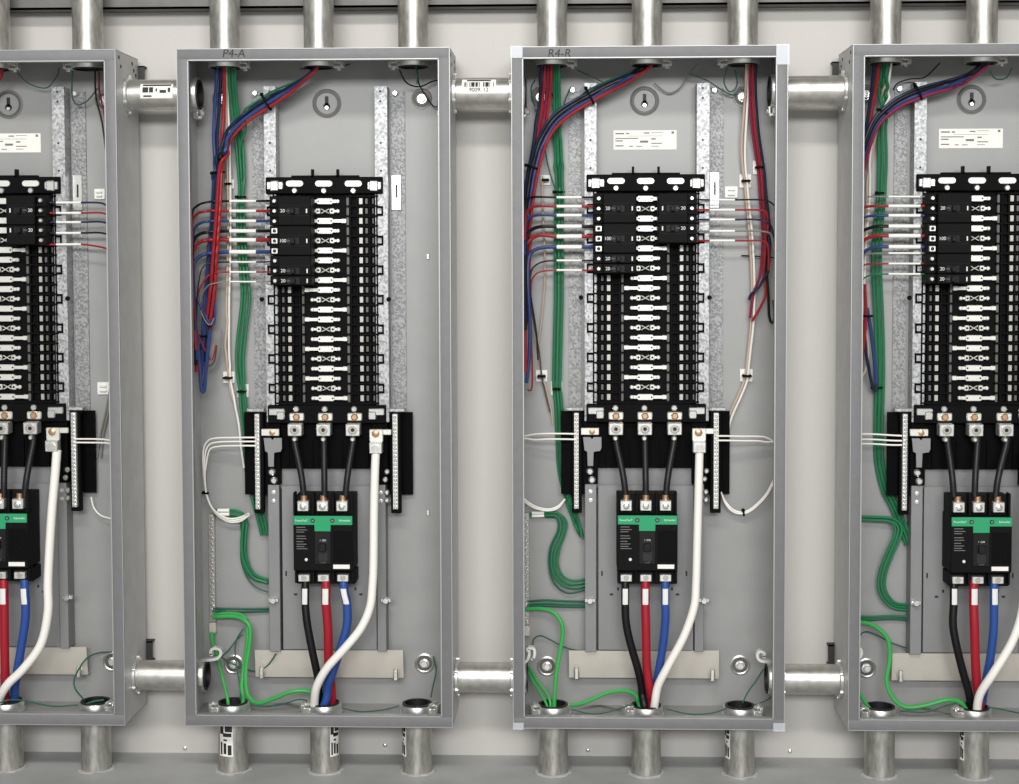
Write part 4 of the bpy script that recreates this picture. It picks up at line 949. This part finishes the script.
strand(2, 'bright', .0038, [(571, 705, .058), (582, 703.4, .054), (594, 698.5, .054), (608, 692.6, .056), (623, 690.6, .06), (633, 693, .064), (639, 700, .07), (641, 708, .072)], 'thick bright green wire along the floor to the middle conduit', name='ground_wire', group='green ground wires of the '+WHO[2])
for c, pts, d in (('teal', [(572, 709.5, .05), (590, 713.6, .044), (606, 712.5, .044), (622, 707.5, .048), (633, 704.5, .058)], 'thin dark green wire along the floor to the middle conduit'),
     ('teal', [(533, 650, .128), (533.5, 640, .13), (540, 635.5, .13), (549, 639, .132), (562, 646, .134), (575, 650, .136), (588, 651, .138)], 'thin dark wire arching above the lower left bolt'),
     ('teal', [(763.5, 669, .11), (756, 681, .1), (748, 692, .088), (742.5, 703, .078)], 'dark green wire slanting into the right bottom conduit'),
     ('teal', [(774, 696, .08), (765, 701, .075), (755, 705, .066)], 'short green wire at the right bottom lug'),
     ('teal', [(666, 709, .05), (690, 714, .044), (712, 713, .044), (727, 708, .05)], 'thin green wire along the floor left of the right conduit'),
     ('teal', [(577, 70, .1), (590, 76, .108), (603, 82, .116)], 'thin dark wire behind the sweeping bundle'),
     ('teal', [(571, 87, .125), (566, 98, .125), (562, 112, .126)], 'short dark green wire at the upper left strip'),
     ('black', [(551, 93, .128), (555, 99, .126), (552.5, 106, .128)], 'short black loop at the upper left bolt'),
     ('teal', [(727, 68, .09), (724, 82, .108), (730, 92, .118), (737, 85, .114), (735, 70, .09)], 'dark green loop under the right top conduit'),
     ('teal', [(690, 74, .1), (706, 80, .11), (722, 90, .12), (732, 95, .125), (737, 94, .128)], 'thin dark wire from the middle lug to the upper right bolt'),
     ('grey', [(654, 83, .13), (668, 93, .132), (680, 88, .13), (687, 77, .12), (697, 64, .1)], 'thin grey wire looping above the label'),
     ('teal', [(535, 80, .1), (531, 90, .112), (536, 112, .12)], 'short green wire beside the left side bushing')):
    strand(2, c, .0013, pts, d, name='bonding_wire', group='thin bonding wires of the '+WHO[2])
# ---- leftmost panel
for c, pts, r, d in (('teal', [(73, 64, .08), (72, 82, .1), (72.4, 97, .112), (77, 104.5, .116), (87, 101, .118), (98, 88, .12)], .0015, 'dark green loop under the right top conduit'),
     ('black', [(95, 70, .09), (96, 97, .108), (102, 122, .118), (106, 153, .122), (107, 180, .124)], .0018, 'black wire hanging at the right side wall'),
     ('maroon', [(99, 72, .09), (99.5, 92, .11), (104, 112, .118), (107, 140, .12)], .002, 'dark red wire at the right side wall'),
     ('teal', [(17, 72, .09), (28, 83, .108), (46, 88, .12), (57, 76, .105), (59, 68, .09)], .0012, 'thin green wire arching across the top'),
     ('teal', [(0, 701, .048), (19.5, 700, .046), (52, 706, .044), (78, 705, .05)], .0015, 'thin green wire along the floor'),
     ('teal', [(85, 701, .078), (75, 688, .1), (75.4, 676, .106), (86, 659, .107), (98, 653, .122), (112, 652, .13)], .0016, 'dark green wire rising to the lower right'),
     ('teal', [(82, 706, .062), (92, 702, .066), (104, 700, .07)], .0022, 'short green wire across the right bottom conduit')):
    strand(0, c, r, pts, d, name='bonding_wire', group='thin bonding wires of the '+WHO[0])
strand(0, 'red', .0044, [(2, 60, YH), (1, 74, .08), (-6, 86, .09), (-20, 100, .095)], 'red wire at the middle top conduit')
for j in range(2):
    wire([(75, 439+j*3.5, .086), (90, 439+j*3.6, .088), (104, 439.4+j*3.5, .096), (113, 441+j*3, .1)], .0016, 'cream', '%s white neutral wire on the right of the terminal bar, %s' % (('upper', 'lower')[j], WHO[0]), 'wire', 'white neutral wires of the '+WHO[0], 'neutral_wire')
    strand(0, 'grey', .0018, [(110+j*2, 388, .134), (106+j*2.5, 410, .134), (100+j*3, 436, .137), (97+j*4, 458, .138)], '%s grey wire slanting down behind the terminal bar' % ('left', 'right')[j], group='white neutral wires of the '+WHO[0])
strand(0, 'cream', .0016, [(91, 497, .126), (94, 508, .126), (101, 515.5, .124), (112, 519, .12)], 'white wire arc right of the terminal bar', name='neutral_wire', group='white neutral wires of the '+WHO[0])
# ---- rightmost panel
for j, (c, off, r) in enumerate((('navy', -3.4, .0036), ('black', -1, .0032), ('blue', 2, .0036), ('maroon', 5, .0028))):
    strand(3, c, r, [(987+off*.4, 54, YH), (981+off*.3, 67+off*.2, .076), (968, 76.5+off*.5, .082), (946, 84.5+off*.8, .088), (920, 92+off, .091), (896, 103+off, .093), (877+off*.3, 120+off*.6, .094), (867+off*.5, 142, .094), (860+off*.6, 165, .094), (857+off*.5, 190, .096), (857+off*.3, 230, .098)], '%s wire sweeping from the middle top conduit' % CN[c])
for c, pts, r, d in (('red', [(878.5, 58, YH), (877.5, 74, .082), (873, 102, .1), (869, 126, .104), (863, 155, .104), (859, 190, .104)], .0036, 'red wire dropping from the left top conduit'),
     ('navy', [(875, 58, YH), (873, 80, .086), (869, 110, .1), (865, 140, .104), (859, 170, .104)], .0034, 'dark blue wire dropping from the left top conduit'),
     ('white', [(892, 58, YH), (889, 80, .09), (885.5, 102, .106), (877, 123, .118), (870, 158, .126), (869.5, 199, .13), (866, 240, .13), (864, 285, .13)], .0022, 'white wire dropping from the left top conduit'),
     ('tan', [(887, 58, YH), (884, 85, .096), (879, 118, .116), (873, 150, .126), (868, 180, .129), (867, 205, .13), (864, 250, .13), (862, 290, .13)], .0022, 'tan wire dropping beside the white one'),
     ('red', [(864.5, 284, .11), (865.8, 312, .11), (864, 338, .11), (861.5, 360, .11)], .0034, 'red wire end low on the left side'),
     ('blue', [(867, 308, .112), (870, 325, .113), (873.5, 352, .114), (876.5, 384, .116)], .0036, 'blue wire end low on the left side'),
     ('navy', [(864, 320, .114), (866, 352, .115), (871, 380, .116), (875, 391, .117), (877, 386, .118)], .003, 'dark blue wire loop low on the left side'),
     ('tan', [(866, 330, .116), (868.5, 350, .117), (866.5, 368, .117), (861, 378, .116)], .0022, 'tan wire loop low on the left side')):
    strand(3, c, r, pts, d)
for j, dx in enumerate((-2.5, -.3, 2)):
    strand(3, 'green', .003, [(884.5+dx*.5, 58, YH), (883.6+dx*.5, 90, .1), (882+dx*.8, 127, .12), (882.6+dx, 160, .127), (881.6+dx*.8, 186, .129), (881.2+dx*.7, 196, .129), (877.6+dx, 235, .129), (877+dx*1.2, 270, .129), (879+dx, 320, .129), (880+dx, 370, .13), (879+dx, 412, .132), (878.6+dx, 440, .137), (879.6+dx, 464, .137), (886+dx, 490, .132), (895+dx, 508, .13), (902+dx, 525, .13), (910+dx, 545, .132)], '%s green wire of the long vertical run' % ('left', 'middle', 'right')[j], name='ground_wire', group='green ground wires of the '+WHO[3])
for j, y in enumerate((434, 439.3, 443.8)):
    wire([(902, y+1.8-j*.3, .086), (891, y+1.2, .088), (875, y+.2, .094), (862, y, .1), (854, y+1, .104)], .0017, 'cream', '%s white neutral wire on the left of the terminal bar, %s' % (('upper', 'middle', 'lower')[j], WHO[3]), 'wire', 'white neutral wires of the '+WHO[3], 'neutral_wire')
for j, (a, b) in enumerate(((0, 0), (-3.4, 2.6), (2.6, -2.2))):
    wire([(856, 518+b*.5, .13), (863, 518+b*.5, .13), (878, 518.4+b*.6, .128), (892+a*.5, 520+b*.4, .126), (898.6+a, 528, .124), (896+a, 540, .124), (889+a, 556, .125), (883+a, 573, .126), (882+a, 588, .127), (888+a*.6, 600+b, .128), (897, 606+b, .13), (911, 607+b, .134)], .0027, 'green', '%s green wire curving down from the side, %s' % (('middle', 'outer', 'inner')[j], WHO[3]), 'wire', 'green ground wires of the '+WHO[3], 'ground_wire', sleeve=(857, 866, 518+b*.5, .13) if j == 0 else None, k=10)
for j, y in enumerate((616.2, 619)):
    strand(3, ('green', 'teal')[j], .0023, [(855, y, .134), (872, y+.5, .132), (890, y-.3, .134), (911, y+1, .137)], '%s green wire lying straight across the left side' % ('upper', 'lower')[j], name='ground_wire', group='green ground wires of the '+WHO[3])
strand(3, 'bright', .0044, [(854, 622.5, .128), (868, 623.4, .122), (880, 630, .114), (888.4, 641, .108), (889.6, 660, .102), (886.6, 681, .092), (893, 698, .078), (906, 707, .066), (925, 705.4, .06), (946, 700, .058), (960, 702, .064), (966, 709, .07)], 'thick bright green wire from the side to the middle bottom conduit', name='ground_wire', group='green ground wires of the '+WHO[3])
strand(3, 'bright', .0034, [(856, 686, .09), (862, 697, .08), (867, 705, .074), (872, 711, .072)], 'short bright green wire into the left bottom conduit', name='ground_wire', group='green ground wires of the '+WHO[3])
for c, pts, d in (('teal', [(858, 646, .128), (860, 636, .13), (866, 631.5, .13), (877, 635, .132), (892, 643, .134), (911, 649.5, .137)], 'thin dark wire arching above the lower left bolt'),
     ('teal', [(988, 707, .05), (1000, 709, .046), (1019, 713, .044), (1030, 714, .044)], 'thin green wire along the floor right of the middle conduit'),
     ('teal', [(900, 711, .048), (925, 712, .044), (945, 706, .048), (957, 703, .056)], 'thin green wire along the floor left of the middle conduit'),
     ('black', [(893, 90, .12), (898, 83, .122), (910, 79, .12), (925, 77, .112), (940, 63, .09)], 'thin black wire at the upper left rail'),
     ('teal', [(990, 72, .09), (996, 79, .1), (1006, 78, .105), (1012, 68, .09)], 'small dark green loop under the middle top conduit')):
    strand(3, c, .0014, pts, d, name='bonding_wire', group='thin bonding wires of the '+WHO[3])

relax()
for l in LINES: l['make'](l['path'])

# ------------------------------------------------------------------ ground bars on the left of the back
def ground_bar(p, u, v0, v1):
    Y = .134; a = P(u, v1, Y); b = P(u, v0, Y)
    t = thing('ground_bar', a, 'vertical ground terminal bar at the left of the back, %s' % WHO[p], 'terminal bar', 'ground terminal bars')
    M().box(a.x-.006, a.x+.006, Y, BD-.0024, a.z, b.z, .0008).build('bar', m_contact, t)
    n = 34
    for k in range(n):
        z = a.z+.006+(b.z-a.z-.012)*k/(n-1)
        m = M(); m.lathe((a.x+.0012*(-1)**k, Y, z), (0, -1, 0), [(0, .0030), (.002, .0030), (.0028, .002), (.0028, 0)], 8); m.build('terminal_screw', m_chrome, t)
    m = M(); m.box(a.x-.007, a.x+.007, Y-.002, BD-.0024, a.z-.022, a.z-.001, .001); m.build('end_lug', m_bracket, t)
ground_bar(1, 212.6, 514, 622); ground_bar(2, 526.5, 513, 625)
ground_bar(3, 849, 513, 640)

# ------------------------------------------------------------------ tie mounts and ties
def tie_mount(p, u, v, where, size=.0115, tie=True, h=1.0):
    Y = BD-.0022; c = P(u, v, Y-.006)
    t = thing('tie_mount', (c.x, Y, c.z), 'white tie mount %s, %s' % (where, WHO[p]), 'cable tie mount', 'cable tie mounts')
    M().box(c.x-size, c.x+size, Y-.0035, Y, c.z-size*h, c.z+size*h, .001).build('base_plate', m_white_plastic, t)
    m = M(); m.box(c.x-size*.55, c.x+size*.55, Y-.008, Y-.0035, c.z-size*.5, c.z-size*.22, .0008).box(c.x-size*.55, c.x+size*.55, Y-.008, Y-.0035, c.z+size*.22, c.z+size*.5, .0008); m.build('saddle', m_white_plastic, t)
    if tie:
        m = M(); m.box(c.x-size*.72, c.x+size*.72, .121, Y-.0036, c.z-.002, c.z+.002, .0008); m.build('tie_strap', m_black, t)
def zip_tie(p, u, v, Y, r, where, ang=0., ry=None):
    c = P(u, v, Y); ax = Vector((math.sin(ang), 0, math.cos(ang)))
    m = M(); a = ax.cross(Vector((0, 1, 0))).normalized(); b = Vector((0, 1, 0)); ry = ry or r*.8
    n = 20; rings = []
    for i in range(n):
        t = 2*PI*i/n; d = a*math.cos(t)*r+b*math.sin(t)*ry; e = d.normalized()*.0012
        rings.append([m.bm.verts.new(c+d+ax*s1*.0018+e*s2) for s1, s2 in ((-1, 0), (1, 0), (1, 1), (-1, 1))])
    for i in range(n):
        x, y = rings[i], rings[(i+1) % n]
        for j in range(4): m.face((x[j], x[(j+1) % 4], y[(j+1) % 4], y[j]))
    h = c+a*(r+.001)-b*.002; m.box(h.x-.003, h.x+.003, h.y-.003, h.y+.003, h.z-.003, h.z+.003, .0006)
    tag(m.build('cable_tie', m_black, base=c), 'black cable tie %s, %s' % (where, WHO[p]), 'cable tie', 'black cable ties')
tie_mount(1, 228.5, 377.5, 'holding the tan and white wires'); tie_mount(1, 242.5, 391, 'holding the long green wires', h=1.15)
tie_mount(1, 229, 184, 'high on the left behind the bundle', .009)
tie_mount(2, 541.5, 376, 'under the thin tan wire on the left'); tie_mount(2, 556.5, 388.5, 'behind the long green wires', h=1.2)
tie_mount(2, 545.5, 180, 'high on the left beside the bundle', .010)
tie_mount(2, 745.5, 181, 'holding the long pair at the upper right', h=1.15); tie_mount(2, 759, 167.5, 'holding the red bundle at the upper right', h=1.15)
tie_mount(2, 731.5, 192, 'empty beside the slotted tab', .0125, False, .9); tie_mount(2, 746.5, 375.5, 'holding the long pair at the lower right', .0125)
tie_mount(0, 99, 194, 'empty at the upper right', .0105, False); tie_mount(0, 103, 388.5, 'empty at the lower right', .0125, False)
zip_tie(1, 218.5, 172.5, .100, .0115, 'around the coloured bundle on the left', -.1, .014); zip_tie(1, 266.5, 102.5, .09, .0165, 'around the sweeping bundle at the left rail', 1.05, .011)
zip_tie(1, 241.5, 197, .129, .0085, 'around the long green wires'); zip_tie(1, 206.3, 493, .113, .004, 'around the white neutral loop', .2, .004)
zip_tie(1, 201, 336, .1, .011, 'low on the coloured bundle', 0, .014)
zip_tie(2, 533, 167.5, .098, .013, 'around the coloured bundle on the left', .3, .013); zip_tie(2, 590, 96.5, .091, .0165, 'around the sweeping bundle at the left rail', 1.1, .011)
zip_tie(2, 559.4, 192, .129, .0095, 'around the long green wires'); zip_tie(2, 743.5, 513, .122, .005, 'on the white arc at the right', 1.4, .005)
zip_tie(3, 881.3, 193, .129, .0085, 'around the long green wires'); zip_tie(3, 884, 113, .1, .012, 'on the white and green drop wires', .5, .012)
zip_tie(3, 918, 92.5, .091, .015, 'around the sweeping bundle at the left rail', 1.15, .011); zip_tie(3, 868, 316, .112, .009, 'around the wires low on the left side', 0, .009)
zip_tie(3, 877.5, 387.5, .128, .009, 'low around the long green wires')

# ------------------------------------------------------------------ light
def area(name, loc, target, sx, sy, power, col=(1, 1, 1)):
    l = bpy.data.lights.new(name, 'AREA'); l.shape = 'RECTANGLE'; l.size = sx; l.size_y = sy; l.energy = power; l.color = col
    o = bpy.data.objects.new(name, l); COL.objects.link(o); o.location = loc
    o.rotation_euler = (Vector(target)-Vector(loc)).to_track_quat('-Z', 'Y').to_euler(); return o
area('ceiling_lamp', (-.3, -3.3, 2.4), (-.1, .1, -1.3), 2.8, .35, 88, (1, .98, .94))
area('rear_ceiling_lamp', (.2, -6.2, 1.5), (0, .1, -.9), 4.0, .8, 235, (.975, .985, 1))
wd = bpy.data.worlds.new('room_light'); SC.world = wd; wd.use_nodes = True
nt = wd.node_tree; bg = nt.nodes['Background']
tc = nt.nodes.new('ShaderNodeTexCoord'); sp = nt.nodes.new('ShaderNodeSeparateXYZ'); nt.links.new(tc.outputs['Generated'], sp.inputs[0])
mr = nt.nodes.new('ShaderNodeMapRange'); mr.interpolation_type = 'SMOOTHSTEP'; mr.inputs['From Min'].default_value = -.25; mr.inputs['From Max'].default_value = -.98
mr.inputs['To Min'].default_value = .06; mr.inputs['To Max'].default_value = .42
nt.links.new(sp.outputs['Y'], mr.inputs['Value']); nt.links.new(mr.outputs['Result'], bg.inputs['Strength'])
bg.inputs['Color'].default_value = (1, .99, .975, 1)

# ------------------------------------------------------------------ view
vs = SC.view_settings
vs.view_transform = 'Standard'; vs.look = 'None'; vs.gamma = 1; vs.use_curve_mapping = False; vs.exposure = .06
